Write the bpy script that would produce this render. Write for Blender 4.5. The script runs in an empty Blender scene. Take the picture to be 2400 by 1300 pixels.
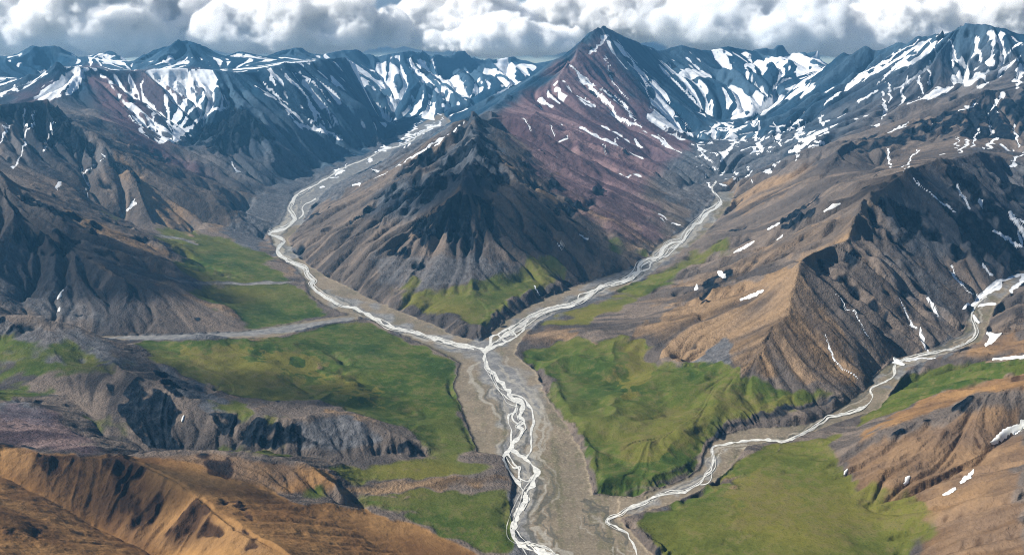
import bpy, math, os
import numpy as np
R = math.radians
C = bpy.context.scene.collection
sc = bpy.context.scene

# ---------------------------------------------------------------- camera, sky, sun, exposure
CAMZ = 2600.0                      # flying height in metres
PITCH = R(12.74)
FPX, CX, CY = 2078.0, 1200.0, 650.0   # focal length and centre in the survey sheet's units
cam_d = bpy.data.cameras.new('camera')
cam = bpy.data.objects.new('camera', cam_d); C.objects.link(cam)
cam_d.sensor_width = 36.0; cam_d.lens = 36.0 * FPX / 2400.0
cam_d.clip_start = 5.0; cam_d.clip_end = 200000.0
cam.location = (0, 0, CAMZ); cam.rotation_euler = (R(90) - PITCH, 0, 0)
sc.camera = cam

SUN_EL, SUN_AZ = R(40), R(-92)     # azimuth from +Y, clockwise: behind the range, to the left
sunv = np.array([math.sin(SUN_AZ) * math.cos(SUN_EL), math.cos(SUN_AZ) * math.cos(SUN_EL), math.sin(SUN_EL)])
w = bpy.data.worlds.new('World'); sc.world = w; w.use_nodes = True
nt = w.node_tree
sky = nt.nodes.new('ShaderNodeTexSky'); sky.sky_type = 'NISHITA'; sky.sun_disc = False
sky.sun_elevation = SUN_EL; sky.sun_rotation = SUN_AZ
sky.altitude = 2600; sky.air_density = 1.0; sky.dust_density = 0.3; sky.ozone_density = 2.0
bg = nt.nodes['Background']; nt.links.new(sky.outputs[0], bg.inputs[0]); bg.inputs[1].default_value = 0.05
sd = bpy.data.lights.new('sun', 'SUN'); sd.energy = 5.0; sd.angle = R(0.53); sd.color = (1.0, 0.95, 0.87)
sun = bpy.data.objects.new('sun', sd); C.objects.link(sun)
from mathutils import Vector
sun.rotation_euler = Vector(-sunv).to_track_quat('-Z', 'Y').to_euler(); sun.location = (0, 0, 9000)
sc.view_settings.view_transform = 'Standard'; sc.view_settings.look = 'None'
sc.view_settings.exposure = 0.74; sc.view_settings.gamma = 1.0
cy = sc.cycles
cy.max_bounces = 20; cy.diffuse_bounces = 2; cy.glossy_bounces = 1; cy.volume_bounces = 20; cy.sample_clamp_indirect = 5.0; cy.transparent_max_bounces = 16
sc.render.filter_size = 1.1; cy.pixel_filter_type = 'BLACKMAN_HARRIS'; cy.filter_width = 1.1
cy.use_denoising = True; cy.denoiser = 'OPENIMAGEDENOISE'; cy.denoising_input_passes = 'RGB_ALBEDO_NORMAL'; cy.denoising_prefilter = 'NONE'; cy.denoiser = 'OPENIMAGEDENOISE'
cy.use_adaptive_sampling = False; cy.adaptive_threshold = 0.02
cy.caustics_reflective = False; cy.caustics_refractive = False

rng = np.random.default_rng(7)
cp, sp = math.cos(PITCH), math.sin(PITCH)

# ---------------------------------------------------------------- survey: sight line + distance -> place on the ground
def ray(px, py):
    dx = (px - CX) / FPX; dv = (CY - py) / FPX
    return np.array([dx, cp + dv * sp, -sp + dv * cp])
def place(p):                       # (sight x, sight y, v): v > 0 is a distance in km, v < 0 a height in m below the camera
    d = ray(p[0], p[1])
    return d * (p[2] * 1000 / d[1]) if p[2] > 0 else d * (p[2] / d[2])
def place_profile(px, py, prof):    # where the sight line meets a valley floor of the given (km, m) long profile
    d = ray(px, py); ys = np.array([q[0] for q in prof]) * 1000; zs = np.array([q[1] for q in prof], float)
    g = d[2] / d[1]
    yy = np.geomspace(900, 22000, 6000)
    f = g * yy - np.interp(yy, ys, zs)
    k = np.argmax(f <= 0) if (f <= 0).any() else len(yy) - 1
    return d * (yy[k] / d[1])

NU, NV = 1580, 1840
U0, U1, V0, V1 = -0.95, 0.95, math.log(950.0), math.log(21500.0)
uu = np.linspace(U0, U1, NU); vv = np.linspace(V0, V1, NV); Yv = np.exp(vv)
def to_ij(x, y):
    return (np.log(y) - V0) / (V1 - V0) * (NV - 1), (x / y - U0) / (U1 - U0) * (NU - 1)

P_MAIN = [(0.9, -1456), (4.47, -1400), (6.0, -1360), (8, -1300), (10, -1190)]
P_LEFT = [(4.3, -1403), (4.47, -1400), (7.4, -1310), (10, -1190), (13, -960), (15.5, -700), (18.5, 60)]
P_RIGHT = [(4.3, -1403), (4.47, -1400), (6.0, -1360), (8, -1290), (10, -1160), (10.5, -1112), (11.5, -960), (13, -722), (15, -170)]
P_EAST = [(0.9, -1456), (2.6, -1427), (3.17, -1395), (4.1, -1345), (5.5, -1220), (6.5, -1100), (7.5, -980)]
P_TRIB = [(4.2, -1290), (4.39, -1310), (4.59, -1340), (5.06, -1382), (6, -1400)]

BEDS = {   # gravel beds: outline on the survey sheet + long profile
 'main': (P_MAIN, [(1300,1330),(1245,1280),(1200,1240),(1195,1200),(1210,1140),(1190,1090),(1185,1070),(1120,1060),(1090,980),(1062,905),(1080,850),(1105,820),(1124,800),(1165,800),(1205,830),(1255,870),(1280,930),(1330,1000),(1370,1070),(1390,1160),(1500,1165),(1560,1185),(1450,1215),(1500,1270),(1560,1330)]),
 'left': (P_LEFT, [(1150,840),(1080,850),(1000,810),(920,775),(860,745),(830,742),(760,715),(725,690),(715,655),(690,625),(650,600),(640,570),(628,545),(660,520),(675,480),(690,450),(740,425),(790,395),(850,372),(920,335),(985,290),(1040,262),(1060,290),(1020,320),(930,360),(850,400),(770,440),(725,490),(705,530),(675,560),(685,590),(720,620),(760,645),(800,665),(870,700),(950,735),(1014,758),(1060,785),(1124,800)]),
 'right': (P_RIGHT, [(1124,800),(1150,778),(1200,741),(1260,705),(1337,674),(1418,648),(1480,630),(1520,600),(1540,575),(1600,540),(1650,500),(1672,470),(1680,450),(1722,450),(1720,465),(1695,500),(1640,560),(1580,600),(1540,630),(1500,655),(1420,690),(1340,715),(1260,755),(1225,790),(1205,830),(1150,840)]),
 'east': (P_EAST, [(1450,1160),(1500,1160),(1600,1125),(1640,1100),(1655,1050),(1690,1020),(1760,1003),(1840,1000),(1900,992),(1960,962),(2030,912),(2060,870),(2100,842),(2200,812),(2258,782),(2268,745),(2290,700),(2330,675),(2390,632),(2470,580),(2480,620),(2400,655),(2330,720),(2300,800),(2200,835),(2130,860),(2100,900),(2060,960),(1960,990),(1860,1030),(1750,1045),(1700,1110),(1640,1150),(1560,1185),(1450,1215)]),
 'trib': (P_TRIB, [(835,737),(760,745),(620,768),(560,778),(400,785),(250,788),(100,790),(100,796),(250,797),(400,796),(560,792),(640,790),(760,757),(840,748)]),
}

# ---------------------------------------------------------------- ridges, spurs and valley lines: (owner, points)
LINES = [
 # central mountain and the high peak behind it
 ('central', [(1110,690,-1295),(1095,600,5.75),(1088,520,6.1),(1085,432,6.35),(1100,400,6.7),(1110,340,7.3),(1105,300,7.9),(1106,276,8.25),(1103,257,8.4),(1112,276,8.5),(1140,282,8.9)]),
 ('central', [(1085,432,6.35),(1040,480,6.3),(940,555,6.05),(860,612,5.82)]),
 ('central', [(1085,432,6.35),(1135,470,6.3),(1150,520,6.1),(1190,590,5.8)]),
 ('central', [(1110,330,7.45),(960,440,7.0),(840,520,6.75),(745,592,6.52)]),
 ('central', [(1103,275,8.35),(960,375,8.1),(830,460,7.8),(722,532,7.35)]),
 ('central', [(1110,320,7.6),(1180,380,7.2),(1250,450,6.9),(1330,545,6.45),(1390,610,6.2)]),
 ('central', [(1140,282,8.9),(1220,340,8.5),(1350,455,7.6),(1455,565,6.7)]),
 ('peak', [(1140,282,8.9),(1200,285,9.6),(1280,310,9.8),(1405,430,8.35),(1520,545,7.2)]),
 ('peak', [(1413,63,14.0),(1347,110,13.3),(1300,147,12.9),(1233,193,12.3),(1194,224,11.6),(1160,258,10.6),(1140,282,8.95)]),
 ('peak', [(1365,98,13.35),(1333,153,12.6),(1305,210,11.9),(1270,260,11.0),(1200,285,9.7)]),
 ('peak', [(1333,153,12.6),(1400,230,12.0),(1470,300,11.4),(1540,380,10.4)]),
 ('peak', [(1413,63,14.0),(1440,130,13.5),(1500,200,13.2),(1570,275,12.9),(1612,318,12.6)]),
 ('peak', [(1413,63,14.0),(1440,75,14.3),(1495,104,15.0),(1545,122,15.6),(1600,106,16.0),(1650,120,16.5),(1712,106,16.8),(1765,120,17),(1830,108,17.2),(1885,126,17.2),(1930,116,17)]),
 ('peak', [(1500,100,15.0),(1560,180,14.6),(1640,250,14.2),(1690,285,13.6)]),
 ('peak', [(1650,112,16.6),(1690,160,15.9),(1750,180,15.4)]),
 ('', [(1800,118,17.2),(1810,150,16.0),(1820,200,15.0),(1790,250,14.0),(1750,300,13.0)]),
 # cirque floor and moraine
 ('', [(1630,330,12.2),(1690,330,12.1),(1780,330,11.9),(1850,320,11.7),(1900,295,11.9)]),
 ('', [(1600,440,-1155),(1640,428,-1150),(1690,408,-1112),(1760,408,-1070)]),
 ('', [(1560,500,-1225),(1590,480,-1200)]),
 # brown ridge, right
 ('brown', [(1745,890,-1300),(1780,830,3.85),(1850,720,4.2),(1866,645,4.42),(1870,620,4.5),(1900,596,4.7),(1990,565,5.0),(2015,512,5.25),(2022,480,5.45),(2095,425,5.9),(2150,392,6.3),(2230,372,6.6),(2300,355,6.9),(2350,372,7.2),(2450,390,7.4),(2560,420,7.4)]),
 ('brown', [(1870,620,4.5),(1955,750,4.17),(2030,885,3.82)]),
 ('brown', [(1990,565,5.0),(2060,650,4.75),(2130,760,4.5)]),
 ('brown', [(2022,480,5.45),(2085,560,5.15),(2150,680,4.82),(2210,780,4.45)]),
 ('brown', [(2150,392,6.3),(2200,470,5.95),(2250,570,5.6),(2280,680,5.12)]),
 ('brown', [(2350,372,7.2),(2380,460,6.5),(2400,560,5.95)]),
 ('brown', [(1870,620,4.5),(1760,680,4.62),(1640,742,4.55),(1500,790,4.4)]),
 ('brown', [(1870,640,4.42),(1800,730,4.3),(1700,800,4.2),(1590,850,4.1)]),
 ('brown', [(1990,565,5.0),(1850,602,5.3),(1750,640,5.35),(1650,682,5.15),(1520,720,4.98)]),
 ('brown', [(2022,480,5.45),(1930,502,5.9),(1830,547,6.15),(1720,590,6.15),(1640,625,6.05)]),
 ('brown', [(2095,425,5.9),(1960,440,6.7),(1900,480,6.85),(1800,522,7.0),(1720,545,7.15)]),
 # dark ridge behind it
 ('dark', [(1780,430,9.0),(1850,410,8.8),(1930,385,8.6),(2000,340,8.7),(2060,325,8.8),(2130,295,9.1),(2250,245,9.6),(2330,215,9.9),(2420,195,10.2),(2560,190,10.3)]),
 ('dark', [(2060,325,8.8),(2070,380,8.2),(2060,410,7.6)]),
 ('dark', [(2150,285,9.2),(2180,330,8.6),(2190,355,7.9)]),
 ('dark', [(2250,245,9.6),(2290,290,8.9),(2310,335,8.2)]),
 ('dark', [(2000,340,8.7),(1960,365,8.2),(1900,420,7.9)]),
 ('', [(1760,450,-1080),(1830,450,-1010),(1900,432,7.4),(2000,412,7.1),(2100,385,7.2),(2200,362,7.4),(2300,345,7.7),(2400,360,8.0)]),
 # right massif under the clouds
 ('massif', [(1745,292,13.1),(1830,255,13.5),(1900,190,13.7),(1967,140,13.6),(2067,118,13.2),(2187,85,12.8),(2260,55,12.6),(2330,62,12.5),(2400,85,12.2),(2480,60,12.4),(2600,50,12.4)]),
 ('massif', [(2187,85,12.8),(2080,180,12.1),(1990,240,11.7),(1930,280,11.5)]),
 ('massif', [(2187,85,12.8),(2170,160,11.9),(2130,230,11.1),(2090,275,10.4)]),
 ('massif', [(2330,62,12.5),(2370,130,11.6),(2330,190,10.9),(2300,205,10.5)]),
 ('massif', [(2400,85,12.2),(2430,150,11.3),(2420,190,10.6)]),
 ('', [(2270,130,12.2),(2280,190,11.3),(2230,230,10.6)]),
 # left brown mountain and its neighbours up the left valley
 ('west', [(-200,290,10.0),(-60,265,10.2),(0,247,10.3),(60,215,10.8),(100,187,11.1),(143,160,11.4),(190,155,11.5),(277,163,11.8),(367,163,12),(480,162,12.2),(547,172,12.3),(617,163,12.8),(687,150,13.3),(760,140,14.2),(830,136,15.6)]),
 ('west', [(190,155,11.5),(222,200,11.0),(290,270,10.4),(345,325,9.9),(420,370,9.5),(520,420,9.2),(600,455,9.1)]),
 ('west', [(480,162,12.2),(500,205,11.9),(547,247,11.4),(567,247,11.3),(600,300,10.8),(645,370,10.3)]),
 ('west', [(567,247,11.3),(480,300,10.9),(430,350,10.2)]),
 ('west', [(547,172,12.3),(620,230,11.9),(700,290,11.6),(780,352,-985)]),
 ('west', [(687,150,13.3),(800,220,13.3),(870,265,13.2),(910,300,-900)]),
 ('', [(363,330,10.0),(400,260,10.9),(390,200,11.6)]),
 ('', [(620,200,12.3),(690,250,12.2),(760,310,11.9)]),
 # far range along the clouds
 ('far', [(-300,116,14.5),(-170,140,14.6),(-90,110,14.8),(20,136,15),(100,106,15),(190,136,15.1),(240,124,15.2),(310,150,15.3),(365,122,15.4),(420,94,15.5),(465,114,15.8),(515,142,16.1),(565,120,16.5),(620,134,16.9),(690,110,17.2),(750,130,17.6),(812,116,18.0),(880,132,18.3),(958,116,18.6),(1020,134,18.9),(1085,122,19.1),(1150,140,19.3),(1200,130,19.5),(1255,150,19.6),(1330,132,19.9)]),
 ('', [(-500,250,19.5),(0,250,20.3),(600,250,20.8),(1200,250,21.2),(1800,240,21.2),(2400,240,20.0),(2800,240,18.5)]),
 ('far', [(420,95,15.5),(350,150,14.6),(310,170,14.0)]),
 ('far', [(420,95,15.5),(480,140,14.7),(500,158,14.0)]),
 ('far', [(100,118,15),(90,160,14.0),(70,200,13)]),
 ('far', [(850,130,18.3),(900,200,17.2),(960,265,15.9)]),
 ('far', [(1000,134,18.9),(1050,185,17.8),(1100,225,17.1)]),
 ('far', [(1150,142,19.3),(1180,175,18.5)]),
 ('', [(1040,270,15.4),(1100,255,16.0),(1180,215,17.2),(1270,172,18.6)]),
 ('', [(200,170,13.2),(300,175,13.2),(450,165,13.5),(560,165,14)]),
 # dark hill, far left
 ('north', [(-200,230,8.2),(-60,242,8.3),(0,245,8.4),(60,238,8.5),(123,228,8.6),(143,262,8.5),(200,310,8.2),(250,345,8.0),(330,430,7.6),(400,500,7.4),(457,546,7.2)]),
 ('north', [(250,345,8.0),(360,402,8.1),(470,452,8.1),(565,482,8.15)]),
 ('north', [(123,228,8.6),(100,300,8.0),(60,390,7.3)]),
 ('north', [(200,310,8.2),(200,400,7.6),(215,475,7.2)]),
 ('', [(-100,420,6.9),(0,415,6.8),(100,445,6.7),(200,490,6.8),(290,510,-1130),(350,545,-1190),(420,570,-1240)]),
 # left valley floor
 ('', [(560,505,-1240),(590,470,-1200),(640,430,-1150),(720,395,-1090),(820,355,-990),(900,320,-900)]),
 ('', [(500,565,-1270),(600,590,-1305),(650,630,-1340)]),
 ('', [(440,605,-1265),(560,640,-1315),(690,660,-1352)]),
 ('', [(470,680,-1300),(560,700,-1340),(700,705,-1358),(745,725,-1370)]),
 # left dark mountain
 ('mid', [(-200,330,6.0),(-60,375,6.0),(0,400,6.0),(33,434,5.95),(100,470,5.9),(157,500,5.85),(200,524,5.8),(283,560,5.75),(350,582,5.7),(430,622,5.7)]),
 ('mid', [(100,470,5.9),(160,590,5.25),(233,625,5.1),(283,657,5.0),(400,668,5.1),(500,710,4.95),(567,746,4.8)]),
 ('mid', [(0,400,6.0),(40,560,5.3),(60,700,4.8)]),
 ('mid', [(200,620,5.15),(250,700,4.85),(280,760,4.55)]),
 ('mid', [(330,662,5.02),(400,720,4.82),(440,765,4.62)]),
 ('mid', [(-150,480,5.7),(-120,600,5.1),(-100,700,4.7)]),
 # lower-left hills
 ('lower', [(-200,720,4.1),(-80,733,4.1),(0,742,4.05),(100,745,4.0),(180,765,4.0),(260,800,3.95),(330,840,3.85),(420,885,3.72),(500,925,3.58)]),
 ('lower', [(0,742,4.05),(-20,850,3.7),(0,905,3.5)]),
 ('lower', [(180,765,4.0),(200,850,3.72),(285,862,3.58)]),
 ('green', [(400,800,4.25),(480,785,4.25),(550,790,4.25),(640,800,4.27),(760,820,4.25)]),
 ('green', [(550,790,4.25),(600,850,3.97),(700,900,3.78),(740,930,3.62)]),
 ('green', [(760,820,4.25),(850,900,3.9),(950,930,3.74),(1050,990,-1400)]),
 ('green', [(860,765,-1378),(950,800,-1388),(1040,850,-1397),(1045,905,-1400),(1075,985,-1406),(1110,1045,-1408)]),
 ('green', [(285,862,-1212),(330,890,-1225),(400,912,-1240),(470,945,-1268),(520,960,-1280),(600,970,-1285),(680,985,-1290),(770,962,-1292),(850,985,-1320),(940,1020,-1355),(1000,1042,-1378)]),
 ('', [(300,1058,-1320),(360,1058,-1332),(470,1056,-1345),(600,1060,-1358),(700,1066,-1370),(850,1066,-1385),(1000,1066,-1400),(1110,1070,-1410)]),
 ('smooth', [(-150,920,3.15),(-50,932,3.12),(0,940,3.1),(90,950,3.1),(150,985,3.05),(190,1025,2.97)]),
 ('', [(-100,905,3.4),(50,915,3.38),(150,925,3.35),(200,960,3.25),(240,1020,3.08)]),
 # foreground orange ridges
 ('orange', [(-250,1010,2.5),(-80,1030,2.58),(0,1042,2.64),(100,1064,2.6),(200,1066,2.62),(290,1066,2.65),(350,1092,2.58),(417,1129,2.5),(500,1200,2.32),(600,1255,2.16),(677,1298,2.06),(760,1360,1.9)]),
 ('rear', [(310,1064,2.72),(400,1054,2.79),(467,1054,2.82),(600,1064,2.82),(683,1084,2.79),(745,1108,2.75),(793,1131,2.7)]),
 ('', [(320,1078,2.66),(500,1121,2.61),(633,1152,2.62),(783,1148,2.69)]),
 ('', [(-150,1090,-1165),(0,1106,-1200),(133,1173,-1251),(233,1233,-1309),(333,1283,-1323),(430,1340,-1340)]),
 ('near', [(-150,1280,1.8),(0,1300,1.9),(150,1330,1.95),(260,1390,1.9)]),
 ('near', [(-200,1180,2.1),(0,1200,2.15),(80,1250,2.12)]),
 ('', [(800,1190,-1345),(950,1230,-1385),(1080,1275,-1412)]),
 ('', [(700,1200,2.48),(850,1260,2.44),(980,1310,2.38)]),
 ('', [(800,1085,-1390),(900,1110,-1398),(1050,1115,-1408),(1160,1120,-1412)]),
 ('', [(820,1170,-1375),(950,1155,-1395),(1100,1165,-1408),(1190,1175,-1412)]),
 ('', [(1170,1240,-1418),(1190,1280,-1420)]),
 # benches right of the river
 ('', [(1245,800,-1388),(1262,860,-1386),(1300,895,-1383),(1345,985,-1392),(1385,1060,-1396),(1405,1140,-1402)]),
 ('bench', [(1290,760,-1365),(1360,790,-1352),(1400,850,-1358),(1420,930,-1368),(1400,1000,-1380)]),
 ('bench', [(1480,830,-1335),(1540,890,-1342),(1560,960,-1358),(1480,1020,-1375)]),
 ('bench', [(1620,900,-1325),(1700,920,-1325),(1850,915,-1322),(1960,925,-1325)]),
 ('bench', [(1400,1055,-1385),(1520,1040,-1372),(1640,1000,-1358),(1700,975,-1352),(1800,955,-1348),(1900,938,-1345),(1980,928,-1338)]),
 ('', [(1420,1130,-1398),(1520,1120,-1392),(1610,1080,-1386)]),
 ('', [(1760,985,-1372),(1860,982,-1366),(1940,955,-1360)]),
 # terrace of the central mountain
 ('', [(880,705,-1345),(917,718,-1345),(975,732,-1345),(1010,742,-1350)]),
 ('', [(1030,742,-1348),(1064,736,-1338),(1100,762,-1350),(1120,776,-1350),(1150,744,-1335),(1200,699,-1322),(1267,674,-1312),(1321,658,-1305)]),
 ('', [(1000,690,-1318),(1060,690,-1312),(1160,680,-1305),(1230,655,-1295)]),
 ('', [(1017,757,-1385),(1020,730,-1350),(1030,705,-1328)]),
 # meadow and hill, lower right
 ('', [(1475,1228,-1412),(1540,1275,-1412),(1590,1310,-1410)]),
 ('meadow', [(1600,1200,-1398),(1680,1150,-1390),(1760,1080,-1382),(1880,1052,-1368),(2000,1010,-1352),(2100,930,-1335),(2200,870,-1310)]),
 ('meadow', [(1650,1270,-1385),(1800,1170,-1365),(1900,1130,-1352),(1930,1080,-1338)]),
 ('', [(1960,1090,-1345),(1990,1135,-1348),(2040,1210,-1352),(2085,1280,-1355),(2130,1350,-1360)]),
 ('hill', [(2600,850,2.9),(2480,875,2.92),(2400,905,2.95),(2300,925,2.98),(2200,960,3.0),(2100,988,3.0),(2000,1040,2.97),(1945,1066,-1330)]),
 ('hill', [(2500,840,3.5),(2400,852,3.5),(2300,882,3.4),(2200,925,3.25)]),
 ('hill', [(2450,1080,2.4),(2350,1180,2.3),(2250,1210,2.3)]),
 ('', [(2420,985,-1170),(2330,1040,-1200),(2260,1110,-1250),(2180,1160,-1290),(2110,1200,-1325)]),
 ('hill', [(2500,1250,2.0),(2400,1310,2.0),(2250,1330,2.1)]),
 ('', [(2400,700,-1220),(2420,740,-1230),(2350,790,-1280),(2400,800,-1255)]),
 # rims of the sheet
 ('', [(1500,1420,-1440),(1300,1420,-1445),(1050,1420,-1430)]),
]

# ---------------------------------------------------------------- numeric helpers
def box1(a, r, ax):
    if r < 1: return a
    pad = [(0, 0)] * a.ndim; pad[ax] = (r + 1, r)
    c = np.cumsum(np.pad(a, pad, mode='edge'), axis=ax, dtype=np.float64)
    n = a.shape[ax]
    hi = np.take(c, np.arange(2 * r + 1, 2 * r + 1 + n), axis=ax); lo = np.take(c, np.arange(0, n), axis=ax)
    return ((hi - lo) / (2 * r + 1)).astype(np.float32)
def blur(a, r, n=3):
    for _ in range(n): a = box1(box1(a, r, 0), r, 1)
    return a
def unit(a): return ((a - a.mean()) / (a.std() + 1e-9)).astype(np.float32)
def noise_g(r, shape=None):         # smooth noise on the survey grid, feature size about r cells
    return unit(blur(rng.standard_normal(shape or (NV, NU)).astype(np.float32), max(1, int(r)), 2))
def sstep(a, lo, hi):
    t = np.clip((a - lo) / (hi - lo), 0, 1); return t * t * (3 - 2 * t)
def bil(a, I, J):
    I = np.clip(I, 0, a.shape[0] - 1.001); J = np.clip(J, 0, a.shape[1] - 1.001)
    i = I.astype(np.int32); j = J.astype(np.int32); fi = (I - i).astype(np.float32); fj = (J - j).astype(np.float32)
    return (a[i, j] * (1 - fi) * (1 - fj) + a[i + 1, j] * fi * (1 - fj) + a[i, j + 1] * (1 - fi) * fj + a[i + 1, j + 1] * fi * fj).astype(np.float32)
_lat = rng.random((64, 64)).astype(np.float32)
def vnoise(x, y):                   # value noise in world metres
    xi = np.floor(x); yi = np.floor(y); fx = (x - xi).astype(np.float32); fy = (y - yi).astype(np.float32)
    fx = fx * fx * (3 - 2 * fx); fy = fy * fy * (3 - 2 * fy)
    a = xi.astype(np.int64) & 63; b = yi.astype(np.int64) & 63; a1 = (a + 1) & 63; b1 = (b + 1) & 63
    return _lat[a, b] * (1 - fx) * (1 - fy) + _lat[a1, b] * fx * (1 - fy) + _lat[a, b1] * (1 - fx) * fy + _lat[a1, b1] * fx * fy - 0.5
def fbm(x, y, wl, n=4):
    o = np.zeros_like(x, dtype=np.float32); a = 1.0
    for k in range(n):
        o += a * vnoise(x / wl + 13.7 * k, y / wl + 7.1 * k); wl *= 0.48; a *= 0.5
    return o
def in_poly(PX, PY, poly):
    r = np.zeros(PX.shape, bool); n = len(poly)
    for k in range(n):
        x0, y0 = poly[k]; x1, y1 = poly[(k + 1) % n]
        if y0 == y1: continue
        c = ((y0 > PY) != (y1 > PY)) & (PX < (x1 - x0) * (PY - y0) / (y1 - y0) + x0)
        r ^= c
    return r
def seg_dist(PX, PY, pts, ws):      # distance to a polyline minus its local half-width, normalised by that width
    best = np.full(PX.shape, 1e9, np.float32)
    for k in range(len(pts) - 1):
        (x0, y0), (x1, y1) = pts[k], pts[k + 1]
        dx, dy = x1 - x0, y1 - y0
        t = np.clip(((PX - x0) * dx + (PY - y0) * dy) / (dx * dx + dy * dy + 1e-6), 0, 1)
        d = np.hypot(PX - x0 - t * dx, PY - y0 - t * dy) / np.maximum(0.3, ws[k] + t * (ws[k + 1] - ws[k]))
        best = np.minimum(best, d.astype(np.float32))
    return best

# ---------------------------------------------------------------- the relief: stretch a skin over ridges and valley floors
GX = (uu[None, :] * Yv[:, None]); GY = np.repeat(Yv[:, None], NU, 1)
fixv = np.zeros((NV, NU)); fixn = np.zeros((NV, NU)); own = np.full((NV, NU), -1, np.int16)
OWN = ['', 'central', 'peak', 'brown', 'dark', 'massif', 'west', 'far', 'north', 'mid', 'lower', 'green', 'smooth', 'orange', 'rear', 'near', 'bench', 'meadow', 'hill']
bedm = np.zeros((NV, NU), bool)
for nm, (prof, poly) in BEDS.items():
    ys = np.array([q[0] for q in prof]) * 1000; zs = np.array([q[1] for q in prof], float)
    pl = []
    for k in range(len(poly)):
        a, b = poly[k], poly[(k + 1) % len(poly)]
        nsub = int(np.clip(np.hypot(b[0] - a[0], b[1] - a[1]) / 5, 3, 24)); amp = 2.6 if nm != 'trib' else 1.7
        for t in np.arange(nsub) / nsub:
            q = k * 3.3 + t * nsub * .55; e_ = amp * min(1, nsub / 6) * math.sin(math.pi * t)
            ox, oy = e_ * (math.sin(2.1 * q + k) + .7 * math.sin(4.7 * q)), e_ * .6 * (math.sin(2.7 * q + 2 * k) + .7 * math.sin(5.3 * q + 1))
            p = place_profile(a[0] + t * (b[0] - a[0]) + ox, a[1] + t * (b[1] - a[1]) + oy, prof)
            i, j = to_ij(p[0], p[1]); pl.append((j, i))
    js = np.array([q[0] for q in pl]); is_ = np.array([q[1] for q in pl])
    i0, i1 = max(0, int(is_.min()) - 1), min(NV, int(is_.max()) + 2); j0, j1 = max(0, int(js.min()) - 1), min(NU, int(js.max()) + 2)
    JJ, II = np.meshgrid(np.arange(j0, j1), np.arange(i0, i1))
    m = in_poly(JJ + 0.01, II + 0.013, pl)
    zz = np.interp(GY[i0:i1, j0:j1], ys, zs)
    fixv[i0:i1, j0:j1][m] += zz[m]; fixn[i0:i1, j0:j1][m] += 1; bedm[i0:i1, j0:j1] |= m
LINEPTS = []
for oi, (ow, pts) in enumerate(LINES):
    W = [place(p) for p in pts]
    ridge = ow != ''
    prev = None
    for k in range(len(W) - 1):
        a, b = W[k], W[k + 1]
        ia, ja = to_ij(a[0], a[1]); ib, jb = to_ij(b[0], b[1])
        n = int(max(abs(ia - ib), abs(ja - jb)) * 2) + 2
        t = np.linspace(0, 1, n)
        P = a[None] + t[:, None] * (b - a)[None]
        L = np.hypot(*(b - a)[:2])
        jit_ = .35 if ow == 'far' else 1.0
        if ridge:                    # ragged crest: small sideways and vertical wander between the surveyed points
            env = np.sin(np.pi * t)
            s = t * L
            wob = fbm(s + 977 * oi + 311 * k, s * 0 + 5.0 * k, 0.35 * min(L, 900) + 20, 4)
            wo2 = fbm(s + 177 * oi + 811 * k, s * 0 + 9.0 * k, 0.25 * min(L, 900) + 20, 4)
            nrm = np.array([-(b - a)[1], (b - a)[0]]) / (L + 1e-6)
            P[:, :2] += (env * wob * 0.10 * jit_ * L)[:, None] * nrm[None]
            P[:, 2] += env * wo2 * 0.030 * jit_ * L
        I, J = to_ij(P[:, 0], P[:, 1]); I = np.round(I).astype(int); J = np.round(J).astype(int)
        ok = (I >= 0) & (I < NV) & (J >= 0) & (J < NU); I, J, z = I[ok], J[ok], P[ok, 2]
        ok = ~bedm[I, J]; I, J, z = I[ok], J[ok], z[ok]
        np.add.at(fixv, (I, J), z); np.add.at(fixn, (I, J), 1)
        if ow: own[I, J] = OWN.index(ow)
def solve():
    Z = None
    for s in (32, 16, 8, 4, 2):
        ny, nx = -(-NV // s), -(-NU // s)
        v = np.zeros((ny, nx)); n = np.zeros((ny, nx))
        I, J = np.nonzero(fixn); np.add.at(v, (I // s, J // s), fixv[I, J]); np.add.at(n, (I // s, J // s), fixn[I, J])
        fx = n > 0; val = np.where(fx, v / np.maximum(n, 1), 0)
        if Z is None: Z = np.full((ny, nx), val[fx].mean())
        else:
            Z = bil(Z.astype(np.float32), (np.arange(ny)[:, None] + 0.5) * Z.shape[0] / ny - 0.5 + np.zeros((1, nx)), (np.arange(nx)[None, :] + 0.5) * Z.shape[1] / nx - 0.5 + np.zeros((ny, 1))).astype(np.float64)
        Z[fx] = val[fx]
        ii, jj = np.indices((ny, nx)); red = ((ii + jj) & 1) == 0
        om = 1.9 if s > 2 else 1.7
        for it in range({32: 400, 16: 300, 8: 200, 4: 120, 2: 60}[s]):
            for par in (red, ~red):
                q = np.pad(Z, 1, mode='edge')
                nb = (q[:-2, 1:-1] + q[2:, 1:-1] + q[1:-1, :-2] + q[1:-1, 2:]) * 0.25
                up = par & ~fx
                Z = np.where(up, Z + om * (nb - Z), Z)
        if s == 4: pass
    return Z
Zh = solve()
I_ = (np.arange(NV)[:, None] + 0.5) * Zh.shape[0] / NV - 0.5 + np.zeros((1, NU)); J_ = (np.arange(NU)[None, :] + 0.5) * Zh.shape[1] / NU - 0.5 + np.zeros((NV, 1))
Z = bil(Zh.astype(np.float32), I_, J_)
Z = blur(Z, 1, 2)
bedz = np.where(bedm, fixv / np.maximum(fixn, 1), 0).astype(np.float32)
Z = np.where(bedm, bedz, Z)
Z0 = Z.copy()
_px = CX + FPX * GX / (GY * cp - Z * sp); _py = CY - FPX * (GY * sp + Z * cp) / (GY * cp - Z * sp)
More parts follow.
